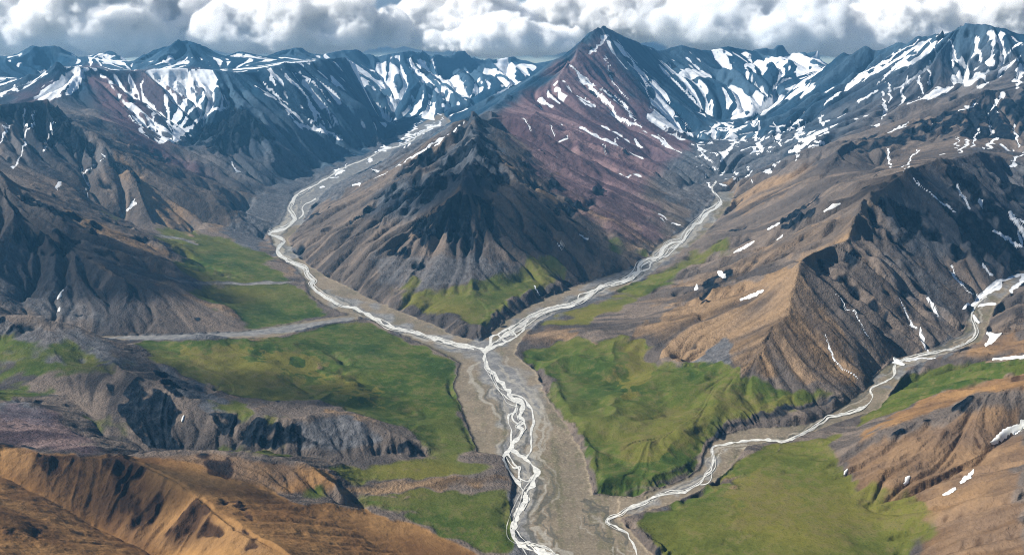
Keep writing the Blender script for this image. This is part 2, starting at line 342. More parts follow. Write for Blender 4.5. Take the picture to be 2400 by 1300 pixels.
sm_ = (in_poly(_px, _py, [(1700,1090),(1900,1040),(1975,1060),(2250,1010),(2400,1150),(2400,1400),(1600,1400),(1560,1250)]) & (GY < 3300)).astype(np.float32)
sm_ = blur(sm_, 10, 2); Zs_ = blur(Z, 16, 2); Z = Z + (Zs_ - Z) * sm_ * (~bedm); Z = Z.astype(np.float32); Z0 = Z.copy()

DU = (U1 - U0) / (NU - 1); DV = (V1 - V0) / (NV - 1)
def grads(Z):
    zu = np.gradient(Z, DU, axis=1); zv = np.gradient(Z, DV, axis=0)
    y = GY.astype(np.float32)
    return zu / y, (zv - uu[None, :].astype(np.float32) * zu) / y
zs_ = blur(Z, 3, 2); gx, gy = grads(zs_)
slope = np.hypot(gx, gy)
off = sstep(blur((~bedm).astype(np.float32), 3, 2), 0.55, 0.98)       # 0 on the gravel beds, 1 away from them
rock = sstep(slope, 0.10, 0.38) * off                                   # 1 on real mountain sides

PX0 = (CX + FPX * GX / (GY * cp - Z0 * sp)).astype(np.float32); PY0 = (CY - FPX * (GY * sp + Z0 * cp) / (GY * cp - Z0 * sp)).astype(np.float32)
rough = np.ones((NV, NU), np.float32)
for v, y0, y1, p in [   # aprons of smooth scree and gently rounded hills
  (.30, 4, 6.5, [(870,600),(1000,575),(1120,590),(1220,600),(1320,660),(1180,700),(1000,700),(870,690)]),
  (.26, 0, 2.95, [(-200,1030),(0,1042),(290,1066),(420,1080),(560,1120),(800,1165),(1000,1228),(1250,1300),(1250,1450),(-200,1450)]),
  (.55, 0, 3.0, [(0,1050),(290,1070),(420,1135),(560,1240),(480,1300),(330,1270),(200,1200),(60,1120)]),
  (.22, 0, 3.3, [(-300,900),(0,935),(120,940),(260,1062),(-300,1040)]), (.55, 0, 3.6, [(1940,1060),(2200,930),(2500,840),(2700,1400),(2000,1400)]),
  (.5, 3.5, 4.5, [(-200,730),(180,765),(340,850),(500,930),(300,900),(-200,860)]), (.75, 4, 5.2, [(1500,760),(1700,690),(1870,640),(1860,900),(1700,860),(1560,850)]),
  (.5, 8.5, 12, [(180,160),(240,170),(345,325),(520,420),(420,380),(270,290)]), (.6, 11, 14, [(1140,280),(1330,160),(1420,240),(1560,380),(1400,420)])]:
    rough[in_poly(PX0, PY0, p) & (GY / 1000 >= y0) & (GY / 1000 <= y1)] = v
rough = blur(rough, 8, 2) * np.clip(1.0 + 0.35 * unit(fbm(GX - 4000, GY + 2000, 900.0, 3)), .35, 1.7).astype(np.float32)
rock0 = rock; rock = rock * rough
hum = in_poly(PX0, PY0, [(1230,800),(1560,770),(1700,860),(1960,930),(1680,1000),(1640,1090),(1400,1160)]) & (GY < 5000)
hum = hum * 2.1 + (in_poly(PX0, PY0, [(340,800),(560,790),(760,830),(1000,960),(1060,1040),(760,950),(470,930)]) & (GY < 5000) & (GY > 3000)) * 1.3 + (in_poly(PX0, PY0, [(350,540),(640,600),(750,710),(560,760),(430,680)]) & (GY < 8000)) * .4
hum = blur(hum.astype(np.float32), 14, 2)
# fall-line streaks: noise smeared along the line of steepest descent gives gullies and ribs
dl = 1.15
inv = 1.0 / (slope + 0.02)
dX, dY = -gx * inv, -gy * inv
vJ = ((dX - uu[None, :] * dY) / DU).astype(np.float32); vI = (dY / DV).astype(np.float32)
nn = np.hypot(vI, vJ) + 1e-3; vI /= nn; vJ /= nn                      # one cell per step along the fall line
BI, BJ = np.indices((NV, NU)).astype(np.float32)
maps = []
for sgn in (1, -1):
    mi, mj = BI + sgn * vI * dl, BJ + sgn * vJ * dl; ml = []
    for k in range(6):
        ml.append((mi, mj))
        if k < 5:
            mi, mj = bil(mi, mi, mj), bil(mj, ml[-1][0], ml[-1][1])
    maps.append(ml)
def streak(N, k0=0, k1=6):
    out = 0
    for ml in maps:
        a = N
        for k in range(k0, k1): a = 0.5 * (a + bil(a, ml[k][0], ml[k][1]))
        out = out + a
    return unit(out)
S1 = streak(noise_g(1), 0, 5)          # fine rills
S15 = streak(noise_g(2), 0, 5)
S2 = streak(noise_g(4), 0, 6)          # gullies
S3 = streak(noise_g(10), 0, 6)         # big ribs
S4 = streak(noise_g(17), 0, 6)         # ravines between spurs
del maps
F1 = unit(fbm(GX, GY, 420.0, 6)); F2 = unit(fbm(GX + 5000, GY - 900, 140.0, 5)); F3 = unit(fbm(GX - 300, GY + 7000, 45.0, 4))
FB = unit(fbm(GX + 900, GY + 400, 1400.0, 4))
yk = (GY / 1000).astype(np.float32)
pxm = (GY / 887.0).astype(np.float32)                                   # ground size of one picture cell
rib = lambda s: -np.abs(s)
ravine = in_poly(PX0, PY0, [(1880,620),(2030,470),(2160,395),(2420,380),(2420,640),(2270,740),(2250,800),(2060,870),(1960,880)]) * 1.0 + in_poly(PX0, PY0, [(-100,400),(200,520),(560,745),(400,780),(-100,760)]) * .8 + in_poly(PX0, PY0, [(690,560),(1090,280),(1080,430),(860,640)]) * .6 + in_poly(PX0, PY0, [(1150,300),(1420,440),(1500,590),(1340,640)]) * .6 + in_poly(PX0, PY0, [(1480,780),(1700,640),(1990,560),(1850,640),(1760,860),(1580,840)]) * .8 + in_poly(PX0, PY0, [(1720,540),(1950,400),(2010,470),(1720,620)]) * .8
ravine = blur(ravine.astype(np.float32), 8, 2)
Z = Z + rock0 * ravine * (rib(S4) + .6) * pxm * 4.6
Z = Z + rock * (rib(S3) + 0.5) * pxm * 3.4 + rock * (rib(S2) + 0.6) * pxm * 1.6
Z = Z + rock * (F1 * 6.0 + F2 * 1.5) + off * F2 * 1.0 + off * (1 - rock0) * (F1 * 4.0 + unit(fbm(GX + 70, GY - 3000, 700.0, 3)) * 5.0 + S3 * pxm * .5 + hum * (5.0 - 11.0 * np.abs(unit(fbm(GX + 170, GY - 9000, 420.0, 4))) + S2 * pxm * .5))
# rain: let drops run down the slopes, count them, and cut gullies where they gather
hy, hx = NV // 2, NU // 2
half = lambda a: a[:hy * 2, :hx * 2].reshape(hy, 2, hx, 2).mean((1, 3)).astype(np.float32)
Zc, rk, px2, yh = half(Z), half(rock), half(pxm) * 2, half(GY.astype(np.float32))
uh = half(np.repeat(uu[None, :], NV, 0).astype(np.float32))
flow = None
for it in range(3):
    zb = blur(Zc, 1, 1) + px2 * noise_g(1, (hy, hx)) * 0.10
    zu = np.gradient(zb, DU * 2, axis=1) / yh; zv = (np.gradient(zb, DV * 2, axis=0) - uh * np.gradient(zb, DU * 2, axis=1)) / yh
    ddx, ddy = -zu, -zv
    fj = ((ddx - uh * ddy) / (DU * 2)); fi = (ddy / (DV * 2)); ln = np.hypot(fi, fj) + 1e-5; fi /= ln; fj /= ln
    pi, pj = [q.ravel().astype(np.float32) for q in np.indices((hy, hx))]
    k = rk.ravel() > 0.05; pi, pj = pi[k], pj[k]
    pi = pi + rng.random(pi.shape, dtype=np.float32) * 0.8; pj = pj + rng.random(pj.shape, dtype=np.float32) * 0.8
    di = np.zeros_like(pi); dj = np.zeros_like(pj); V = np.zeros(hy * hx)
    for st in range(110):
        ii = np.clip(pi, 0, hy - 1).astype(np.int32); jj = np.clip(pj, 0, hx - 1).astype(np.int32)
        di = 0.45 * di + 0.55 * fi[ii, jj]; dj = 0.45 * dj + 0.55 * fj[ii, jj]
        l = np.hypot(di, dj) + 1e-4; pi = pi + di / l * 0.95; pj = pj + dj / l * 0.95
        V += np.bincount(ii * hx + jj, minlength=hy * hx)
        if st % 20 == 19:
            k = rk[np.clip(pi, 0, hy - 1).astype(np.int32), np.clip(pj, 0, hx - 1).astype(np.int32)] > 0.03
            pi, pj, di, dj = pi[k], pj[k], di[k], dj[k]
    V = V.reshape(hy, hx).astype(np.float32); lv = np.log2(1 + V)
    lv = 0.5 * lv + 0.5 * blur(lv, 1, 1); bgv = blur(lv, 9, 2)
    Zc = Zc - rk * np.clip(lv - bgv, -2.0, 4.0) * px2 * (0.34, 0.30, 0.24)[it]
    flow = lv - bgv if flow is None else flow * 0.5 + (lv - bgv)
up = lambda a: bil(a, BI * 0.5 - 0.25, BJ * 0.5 - 0.25)
FLOW = unit(up(flow)) * rock
Z = Z + up(Zc - half(Z))
Z = Z + rock * ((0.7 - np.abs(S15)) * pxm * 0.75 + (0.7 - np.abs(S1)) * pxm * 0.5) + rock0 * ((0.8 - np.abs(F2)) * 3.0 + (0.8 - np.abs(F3)) * 1.3) + off * F3 * 0.35 + bedm * F3 * 0.25
Z = Z.astype(np.float32)

def project(Z):
    dep = GY * cp - Z * sp
    return (CX + FPX * GX / dep).astype(np.float32), (CY - FPX * (GY * sp + Z * cp) / dep).astype(np.float32)
PX, PY = project(Z)
el = Z / GY
runmax = np.maximum.accumulate(el, axis=0)
vis = el >= runmax - 0.0012

# ---------------------------------------------------------------- ground cover, surveyed as outlines and strokes
WXn = unit(fbm(GX + 333, GY - 777, 90.0, 5)) ; WYn = unit(fbm(GX - 1333, GY + 2777, 90.0, 5))
WXg = noise_g(5); WYg = noise_g(5); WXf = noise_g(2); WYf = noise_g(2)
def warped(a): return PX + (WXg * 0.6 + WXf * 0.3 + WXn * 0.3) * a, PY + (WYg * 0.6 + WYf * 0.3 + WYn * 0.3) * a * 0.6
_wc = {}
def wcache(a):
    if a not in _wc: _wc[a] = warped(a)
    return _wc[a]
def window(x0, x1, y0, y1, m=0):
    k = (PX > x0 - m) & (PX < x1 + m) & (PY > y0 - m) & (PY < y1 + m)
    ii = np.nonzero(k.any(1))[0]; jj = np.nonzero(k.any(0))[0]
    if len(ii) == 0: return None
    return slice(ii[0], ii[-1] + 1), slice(jj[0], jj[-1] + 1)
def area(M, poly, val=1.0, warp=8, ymin=0, ymax=99, mode='max'):
    xs = [p[0] for p in poly]; ys = [p[1] for p in poly]
    wdw = window(min(xs), max(xs), min(ys), max(ys), 4 * warp + 4)
    if wdw is None: return
    X, Y = wcache(warp); m = in_poly(X[wdw], Y[wdw], poly)
    yk_ = yk[wdw]; m &= (yk_ >= ymin) & (yk_ <= ymax)
    q = M[wdw]
    if mode == 'max': q[m] = np.maximum(q[m], val)
    elif mode == 'set': q[m] = val
    M[wdw] = q
def stroke(M, pts, ws, val=1.0, warp=3, ymin=0, ymax=99, mode='max', soft=0.5):
    if not hasattr(ws, '__len__'):
        n = len(pts); ws = [ws * (0.45 if n > 2 and k in (0, n - 1) else 1) for k in range(n)]
    xs = [p[0] for p in pts]; ys = [p[1] for p in pts]
    wdw = window(min(xs), max(xs), min(ys), max(ys), max(ws) * 1.5 + 3 * warp)
    if wdw is None: return
    X, Y = wcache(warp); d = seg_dist(X[wdw], Y[wdw], pts, ws)
    v = (1 - sstep(d, 1 - soft, 1 + soft)) * val
    yk_ = yk[wdw]; v = v * ((yk_ >= ymin) & (yk_ <= ymax))
    M[wdw] = np.maximum(M[wdw], v) if mode == 'max' else M[wdw] * (1 - v)
def field(): return np.zeros((NV, NU), np.float32)
grass, snow, tan_, dark, gravel, grey, purple, orange, blue, yellow = [field() for _ in range(10)]

gravel[bedm] = 1.0
GRASS = [
 (1, [(330,800),(480,788),(560,795),(640,795),(740,765),(840,748),(900,775),(1000,815),(1080,850),(1065,905),(1090,980),(1120,1058),(1060,1062),(1000,1045),(950,1015),(880,975),(780,945),(700,930),(640,945),(560,930),(480,905),(420,870),(340,840)]),
 (.9, [(440,545),(520,560),(590,580),(645,602),(660,608),(600,616),(520,606),(430,590),(370,575),(350,556),(370,538)]),
 (.9, [(345,628),(420,608),(520,610),(600,620),(660,640),(705,656),(620,662),(520,663),(430,656)]),
 (.95, [(430,676),(560,670),(690,664),(722,690),(752,712),(805,735),(760,742),(640,757),(545,768),(560,742),(500,722),(460,700)]),
 (.8, [(430,768),(560,764),(640,754),(700,748),(640,768),(480,778)]),
 (.8, [(290,797),(420,796),(480,795),(400,815),(330,812)]),
 (1, [(930,690),(970,675),(1060,668),(1130,655),(1200,632),(1250,612),(1310,650),(1337,660),(1265,678),(1200,700),(1165,735),(1145,757),(1122,780),(1095,762),(1064,735),(1030,745),(1014,742),(960,722)]),
 (.7, [(1225,560),(1280,580),(1330,620),(1360,645),(1300,645),(1250,610)]),
 (.75, [(1350,572),(1440,600),(1472,625),(1425,642),(1375,612)]), (.75, [(1400,540),(1490,570),(1532,590),(1490,606),(1430,578)]),
 (.5, [(880,640),(960,625),(1000,660),(940,690),(890,690)]), (.45, [(830,690),(900,700),(960,725),(930,735),(860,705)]),
 (1, [(1215,825),(1300,792),(1350,785),(1400,800),(1480,785),(1560,790),(1500,845),(1560,868),(1640,850),(1720,845),(1745,885),(1850,905),(1960,930),(1900,955),(1780,978),(1690,998),(1655,1045),(1640,1092),(1560,1137),(1400,1168),(1383,1080),(1340,1000),(1290,930),(1300,890),(1262,858)]),
 (.75, [(1240,762),(1330,725),(1420,692),(1520,650),(1620,590),(1720,555),(1745,570),(1660,615),(1560,668),(1450,720),(1330,775)]),
 (1, [(1475,1228),(1640,1160),(1712,1108),(1765,1055),(1900,1030),(2010,985),(2085,920),(2135,866),(2250,848),(2400,848),(2420,872),(2300,888),(2200,922),(2100,962),(1990,1002),(1930,1042),(1975,1085),(1992,1150),(2085,1200),(2110,1330),(1560,1330),(1520,1270)]),
 (.75, [(1985,1125),(2060,1105),(2130,1160),(2210,1200),(2200,1260),(2130,1330),(2085,1280)]), (.5, [(2130,1240),(2260,1230),(2400,1200),(2400,1225),(2250,1265),(2150,1300)]),
 (.95, [(700,1085),(800,1082),(900,1077),(1050,1072),(1150,1087),(1192,1097),(1180,1102),(1050,1122),(900,1132),(800,1134),(790,1102)]),
 (.95, [(680,1155),(735,1143),(795,1163),(740,1172)]), (1, [(800,1163),(950,1145),(1100,1150),(1208,1143),(1203,1200),(1196,1260),(1212,1292),(1120,1285),(1010,1235),(900,1190)]),
 (.8, [(-20,905),(150,903),(225,912),(100,930),(-20,938)]), (.5, [(170,870),(260,855),(330,870),(300,890),(240,890)]), (.45, [(170,900),(260,930),(330,985),(300,1060),(240,1030),(190,960)]),
 (.6, [(430,930),(560,965),(700,985),(720,945),(600,955),(500,930)]), (.7, [(350,1045),(470,1020),(600,1050),(700,1055),(820,1062),(700,1068),(500,1062)]),
 (.7, [(2310,722),(2370,708),(2385,730),(2330,760),(2300,765)]), (.8, [(225,488),(290,503),(318,518),(260,512)]), (.5, [(1500,485),(1590,498),(1615,530),(1565,542),(1530,512)]),
 (.45, [(330,520),(420,520),(430,545),(380,540)]), (.62, [(-20,775),(100,800),(250,830),(340,870),(150,885),(-20,870)]), (.6, [(140,770),(260,812),(330,850),(250,850),(160,820)]), (.55, [(470,935),(560,945),(690,985),(600,990),(500,960)]), (.6, [(1620,590),(1700,560),(1760,545),(1700,590)]),
]
for v, p in GRASS: area(grass, p, v, 9)
GRN = 0.5 * F1 + 0.5 * noise_g(6)
yellow[:] = np.clip(0.25 + 0.22 * F1 + 0.15 * FB, 0, 0.8)
area(yellow, [(1560,1330),(1560,1240),(1750,1180),(1950,1100),(1990,1150),(2110,1330)], .34, 20); area(yellow, [(1400,1000),(1560,960),(1900,930),(1800,980),(1650,1000),(1500,1100)], .6, 20)
area(yellow, [(500,800),(600,840),(700,900),(600,930),(480,900)], .6, 20)
for v, p in [(.6, [(600,815),(700,840),(860,912),(905,945),(780,915),(640,860)]), (.45, [(430,815),(520,810),(620,850),(700,900),(620,925),(500,890)]), (.4, [(1480,800),(1560,800),(1540,850),(1500,930),(1450,900)]), (.4, [(1700,1140),(1760,1110),(1900,1180),(1850,1260),(1740,1230)])]: area(yellow, p, .8, 25)
# the open ground between: warm scree, bare ribs, outcrops
TAN = [
 (.75, [(1870,625),(1780,650),(1650,690),(1540,740),(1450,800),(1530,800),(1580,850),(1640,840),(1700,790),(1740,880),(1850,900),(2010,905),(2030,880),(1960,770),(1905,680)]),
 (.8, [(1222,795),(1260,775),(1300,765),(1345,778),(1290,812),(1230,822)]), (.5, [(1500,700),(1620,640),(1760,590),(1900,530),(2010,500),(2010,560),(1850,610),(1700,660),(1560,720)]),
 (.5, [(1700,430),(1860,400),(1990,345),(2120,300),(2200,280),(2100,330),(1980,390),(1850,450),(1720,510)]),
 (.55, [(2010,520),(2030,470),(2100,420),(2060,470),(2030,540),(1900,620),(1880,600),(1990,560)]),
 (.6, [(2180,840),(2400,780),(2400,846),(2200,846)]), (.4, [(2300,760),(2400,690),(2400,790),(2320,800)]),
 (.45, [(1410,480),(1500,520),(1540,575),(1480,590),(1380,520),(1300,440)]), (.5, [(1500,580),(1540,560),(1600,545),(1540,600)]),
 (.45, [(260,330),(350,420),(470,560),(400,540),(330,460),(270,400)]), (.4, [(350,470),(470,440),(560,470),(600,520),(500,540)]),
 (.35, [(120,480),(220,520),(350,575),(440,625),(350,640),(250,600)]), (.3, [(230,625),(400,660),(560,740),(440,720),(300,680)]),
]
for v, p in TAN: area(tan_, p, v, 12)
area(tan_, [(610,815),(700,838),(860,908),(905,945),(790,918),(650,862)], .42, 22); area(tan_, [(440,820),(540,830),(640,880),(690,920),(560,900)], .25, 22); area(tan_, [(1470,860),(1520,860),(1500,960),(1450,980)], .3, 18)
for pts, w_, v in [
 ([(330,435),(390,490),(452,545)], 12, .8), ([(160,500),(230,535),(310,570),(390,600)], 7, .8), ([(180,590),(260,640),(330,665),(430,670)], 6, .7), ([(430,690),(500,720),(560,745)], 8, .75),
 ([(1085,440),(1050,480),(1000,505)], 10, .9), ([(1060,480),(960,560),(860,625)], 5, .7), ([(1000,420),(900,500),(830,560)], 4, .6), ([(1120,300),(1180,370),(1260,450)], 4, .5), ([(1180,380),(1300,480),(1400,570)], 6, .6), ([(1200,430),(1300,530),(1380,610)], 6, .6), ([(1290,400),(1400,500),(1480,570)], 6, .6),
 ([(1870,622),(1830,720),(1770,820),(1740,885)], 8, .6), ([(1870,622),(1700,690),(1560,760)], 8, .7), ([(1990,562),(1900,600),(1870,620)], 7, .8), ([(2020,490),(2005,545),(1930,590)], 8, .8),
 ([(660,795),(730,850),(820,900),(880,925)], 7, .9), ([(640,830),(700,865)], 5, .6), ([(700,880),(780,910),(860,945)], 6, .8), ([(760,960),(840,975),(930,1005)], 8, .9), ([(860,945),(900,950)], 8, .6), ([(560,780),(640,800)], 7, .8), ([(480,895),(560,935),(650,960),(690,985)], 5, .7),
 ([(1395,800),(1382,830),(1388,855)], 5, .7), ([(1370,1050),(1430,1030),(1500,1000)], 4, .6), ([(1430,1000),(1460,980)], 8, .6), ([(1640,1165),(1700,1140),(1780,1080),(1840,1045)], 3.5, .8), ([(1660,1160),(1720,1140)], 8, .8), ([(1500,855),(1540,900),(1490,940)], 3, .5),
 ([(800,1150),(950,1135),(1080,1130),(1190,1120)], 12, .9), ([(690,1075),(800,1080),(900,1072)], 5, .5), ([(900,1160),(980,1170),(1090,1162)], 3, .6), ([(930,1190),(990,1200)], 7, .6), ([(1000,1215),(1060,1225)], 4, .6),
 ([(330,840),(400,870),(470,910)], 9, .3), ([(640,600),(690,640),(640,645)], 6, .4)]:
    stroke(tan_, pts, w_, v, 8)
area(orange, [(-50,1036),(0,1042),(100,1066),(290,1068),(420,1080),(560,1125),(640,1155),(700,1178),(860,1190),(1000,1242),(1100,1292),(1180,1330),(-50,1330)], .85, 8)
area(orange, [(100,1068),(290,1068),(415,1132),(500,1200),(600,1258),(660,1300),(330,1288),(230,1235),(130,1175),(0,1110),(0,1048)], .62, 8, mode='set')
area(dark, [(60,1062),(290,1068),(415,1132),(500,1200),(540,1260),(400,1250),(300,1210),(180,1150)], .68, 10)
area(orange, [(1940,1066),(2050,1000),(2110,960),(2200,920),(2300,888),(2420,866),(2420,905),(2300,922),(2200,958),(2100,990),(2000,1037)], .55, 9)
area(orange, [(680,1085),(760,1100),(798,1128),(780,1152),(640,1155),(700,1120)], .6, 6); area(orange, [(320,1066),(500,1060),(700,1090),(780,1148),(640,1152),(500,1118)], .38, 6)
area(orange, [(2300,800),(2400,770),(2400,835),(2250,840)], .4, 10); area(orange, [(2250,1090),(2330,1060),(2400,1010),(2400,1060),(2300,1140)], .18, 12); area(orange, [(2150,1220),(2400,1150),(2400,1330),(2150,1330)], .40, 18); area(orange, [(1950,1070),(2150,1000),(2400,930),(2400,1150),(2100,1250),(2000,1130)], .40, 18)
PUR = [(.9, [(1413,60),(1340,140),(1240,215),(1160,285),(1230,350),(1330,440),(1420,470),(1500,450),(1560,400),(1620,330),(1560,300),(1500,230),(1440,130)]), (.9, [(195,158),(250,168),(310,230),(350,320),(420,370),(520,420),(430,400),(300,330),(220,230)]),
 (.5, [(280,170),(480,165),(400,260),(340,300)]), (.6, [(60,220),(160,170),(120,240),(0,250)]), (.5, [(-30,950),(100,960),(180,1010),(250,1062),(100,1058),(-30,1035)]), (.75, [(1250,330),(1400,440),(1540,480),(1550,570),(1460,560),(1340,480),(1230,380)])]
for v, p in PUR: area(purple, p, v, 16)
GREY = [(1, [(560,480),(640,440),(760,400),(900,330),(1000,290),(1060,270),(1040,310),(900,400),(760,470),(700,530),(640,540),(600,590),(520,560)]), (.55, [(880,590),(1000,600),(1120,590),(1240,620),(1200,660),(1000,680),(880,680)]), (.8, [(340,840),(420,870),(520,930),(560,975),(480,950),(400,900)]),
 (.6, [(1500,360),(1640,330),(1900,300),(1850,350),(1760,450),(1640,500),(1560,470)]), (.6, [(-20,745),(180,768),(330,850),(200,860),(-20,840)]), (.7, [(1690,770),(1720,740),(1750,800),(1720,850),(1640,880),(1600,850)]), (.7, [(690,1000),(760,965),(840,985),(900,1030),(800,1050),(700,1050)]), (.5, [(2050,560),(2200,640),(2250,760),(2100,700)]),
 (.5, [(570,400),(640,330),(700,380),(680,410)]), (.8, [(-30,940),(90,950),(140,1000),(60,990),(-30,970)]), (.5, [(0,560),(150,600),(240,760),(60,740),(-20,700)])]
for v, p in GREY: area(grey, p, v, 14)
for pts, w_, v in [([(1870,622),(1955,750),(2025,880)], 5, .7), ([(1990,565),(2060,650),(2130,755)], 4, .6), ([(2022,480),(2085,560),(2150,680),(2205,775)], 4, .6), ([(2150,392),(2200,470),(2250,570),(2280,675)], 4, .5), ([(2040,700),(2110,790)], 4, .5), ([(2200,840),(2240,760)], 4, .4)]: stroke(tan_, pts, w_, v, 6)
for pts, w_ in [([(690,661),(600,664),(500,664),(430,660),(360,640)], 4), ([(830,745),(740,762),(620,778),(500,786),(380,790),(250,793)], 7), ([(350,545),(420,560),(480,580)], 2.5), ([(500,700),(600,715)], 2)]:
    stroke(grey, pts, w_, 1, 3); stroke(grass, pts, w_, 1, 3, mode='cut')
stroke(gravel, [(690,661),(600,664),(500,664),(430,660),(370,642)], 3.4, 1.0, 4); stroke(gravel, [(340,546),(400,556),(470,574)], 2.2, .9, 4)
for pts, w_ in [([(1140,820),(1160,890),(1200,940),(1215,1000),(1205,1060),(1240,1110),(1235,1160),(1205,1230),(1240,1290)], 38), ([(1165,880),(1215,900),(1240,960)], 40), ([(1140,820),(1060,805),(960,770),(860,730),(780,695)], 16), ([(1150,815),(1220,765),(1330,715),(1420,668),(1500,635),(1560,590),(1660,500)], 22), ([(1480,1190),(1580,1150),(1660,1100),(1690,1060)], 10), ([(2060,900),(2200,825),(2280,770),(2290,720),(2390,640)], 10), ([(740,430),(690,480),(650,545),(660,580),(700,625)], 14)]:
    stroke(grey, pts, [w_ * .8] * len(pts), .95, 16, soft=.6)
DARK = [  # dark rock outcrops, plus shade of bench and terrace banks painted in
 (1, [(1075,445),(1110,450),(1165,462),(1155,515),(1140,560),(1112,572),(1092,602),(1070,575),(1040,560),(1005,572),(960,545),(990,515),(1015,490),(1050,478)]), (1, [(905,560),(965,552),(945,590),(925,612)]), (1, [(848,590),(890,570),(865,612)]),
 (.8, [(1070,370),(1120,350),(1180,365),(1190,440),(1120,455),(1060,425),(980,480),(940,500),(1000,420)]), (.6, [(900,450),(1000,400),(960,470),(860,520),(800,550)]), (.6, [(1190,450),(1250,520),(1200,520)]),
 (1, [(1390,440),(1422,432),(1405,490),(1368,500)]), (1, [(1345,478),(1368,480),(1360,505),(1310,512),(1288,498)]), (.7, [(1230,350),(1300,420),(1330,480),(1270,450),(1210,390)]),
 (.9, [(10,545),(60,520),(130,505),(165,540),(205,560),(170,592),(100,605),(50,600)]), (.9, [(40,440),(110,480),(160,505),(200,520),(140,520),(80,490)]), (.8, [(215,540),(240,545),(225,575)]), (.9, [(270,590),(285,600),(280,620),(262,605)]), (.7, [(305,560),(330,570),(325,580)]), (.8, [(160,600),(205,590),(215,600),(180,610)]), (.9, [(372,685),(395,688),(375,710)]), (.8, [(312,708),(340,705),(330,715)]), (.8, [(185,735),(200,730),(195,742)]), (.6, [(240,680),(290,680),(270,690)]), (.8, [(435,735),(470,745),(460,758),(430,750)]),
 (.95, [(565,248),(622,290),(645,322),(595,332),(545,372),(500,352),(440,352),(500,290)]), (.9, [(-20,245),(60,238),(122,232),(152,272),(205,322),(245,350),(205,362),(150,335),(100,330),(30,280)]), (.7, [(260,370),(300,380),(330,420),(290,410)]), (.6, [(300,330),(420,370),(400,390),(320,350)]),
 (.9, [(270,868),(330,882),(402,932),(442,962),(405,1002),(432,1050),(350,1052),(300,1002),(258,950),(238,900)]), (.9, [(500,960),(560,970),(602,1002),(592,1052),(540,1042),(508,1002)]), (.85, [(670,992),(690,985),(705,1005),(690,1035),(620,1040)]), (.7, [(770,965),(800,985),(832,1042),(790,1000)]), (.85, [(895,1030),(960,1032),(1012,1057),(950,1070),(880,1058)]), (.7, [(215,885),(270,880),(240,895)]), (.7, [(630,920),(690,905),(700,930),(650,945)]), (.6, [(470,800),(520,795),(530,815),(490,820)]),
 (.8, [(560,975),(680,1000),(740,1040),(640,1052),(590,1040)]), (.7, [(840,1000),(900,1015),(890,1050),(850,1050)]), (.75, [(330,850),(420,900),(480,950),(420,930),(350,885)]),
 (.75, [(150,1072),(292,1070),(332,1130),(372,1150),(422,1132),(432,1180),(402,1212),(340,1202),(280,1172),(200,1122),(120,1080)]), (1, [(290,1090),(340,1108),(332,1192),(288,1170)]), (.9, [(-20,1036),(60,1042),(120,1068),(60,1056),(-20,1042)]), (.8, [(455,1060),(545,1062),(535,1125),(500,1112),(470,1090)]), (.7, [(540,1062),(620,1068),(700,1090),(600,1085)]), (.6, [(440,1160),(520,1200),(480,1230),(430,1200)]), (.7, [(490,1150),(530,1165),(515,1190)]), (.7, [(535,1165),(590,1200),(590,1222),(545,1195)]), (.6, [(0,1240),(40,1245),(20,1255)]), (.6, [(70,1225),(100,1240),(85,1260)]), (.5, [(560,1240),(620,1260),(600,1290),(540,1280)]),
 (.95, [(2228,955),(2292,928),(2322,940),(2272,978)]), (1, [(2372,882),(2392,880),(2388,897)]), (.8, [(2140,1005),(2160,995),(2155,1015)]), (.4, [(2330,935),(2400,910),(2400,1000),(2340,1000)]),
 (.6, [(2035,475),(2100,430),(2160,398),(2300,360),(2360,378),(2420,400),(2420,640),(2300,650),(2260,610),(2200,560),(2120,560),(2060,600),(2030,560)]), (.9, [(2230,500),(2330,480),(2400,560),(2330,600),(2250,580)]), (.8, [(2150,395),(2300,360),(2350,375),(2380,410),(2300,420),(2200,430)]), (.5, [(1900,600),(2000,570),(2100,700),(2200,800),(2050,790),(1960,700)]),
 (1, [(1885,462),(1930,455),(1905,500),(1850,545),(1828,535)]), (.9, [(1795,572),(1830,552),(1815,572)]), (.8, [(1940,390),(2000,345),(2130,298),(2250,250),(2420,205),(2420,320),(2250,330),(2080,340),(2000,370)]), (.8, [(1700,540),(1760,520),(1740,545)]), (.6, [(1680,930),(1760,960),(1900,935),(1980,930),(1800,985),(1690,1012),(1665,1040)]), (.8, [(1660,1000),(1700,985),(1690,1015),(1660,1050)]), (.3, [(1262,870),(1300,856),(1300,885)]),
 (.55, [(1120,776),(1150,742),(1205,700),(1330,660),(1400,640),(1260,705),(1160,790)]), (.5, [(920,722),(1010,745),(1020,760),(950,738)]), (.5, [(1040,755),(1066,738),(1100,765),(1125,795),(1060,780)]), (.5, [(560,775),(640,755),(800,738),(700,752)]), (.6, [(1480,1240),(1560,1270),(1570,1330),(1530,1300)]), (.5, [(1185,1190),(1205,1170),(1195,1260),(1170,1240)]), (.6, [(1630,720),(1660,650),(1740,600),(1700,680)]), (.4, [(1260,745),(1420,700),(1380,770),(1280,770)]),
]
for v, p in DARK: area(dark, p, v, 9)
blue[:] = sstep(yk + 0.5 * FB, 8.5, 12.5)  # distance haze painted into the rock colour, bluer further off
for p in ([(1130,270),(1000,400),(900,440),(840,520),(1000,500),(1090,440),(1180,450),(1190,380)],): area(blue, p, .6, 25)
area(dark, [(1100,265),(1130,280),(1190,370),(1260,460),(1200,475),(1150,445),(1080,432),(1000,470),(900,520),(800,560),(850,480),(960,385)], .62, 14)
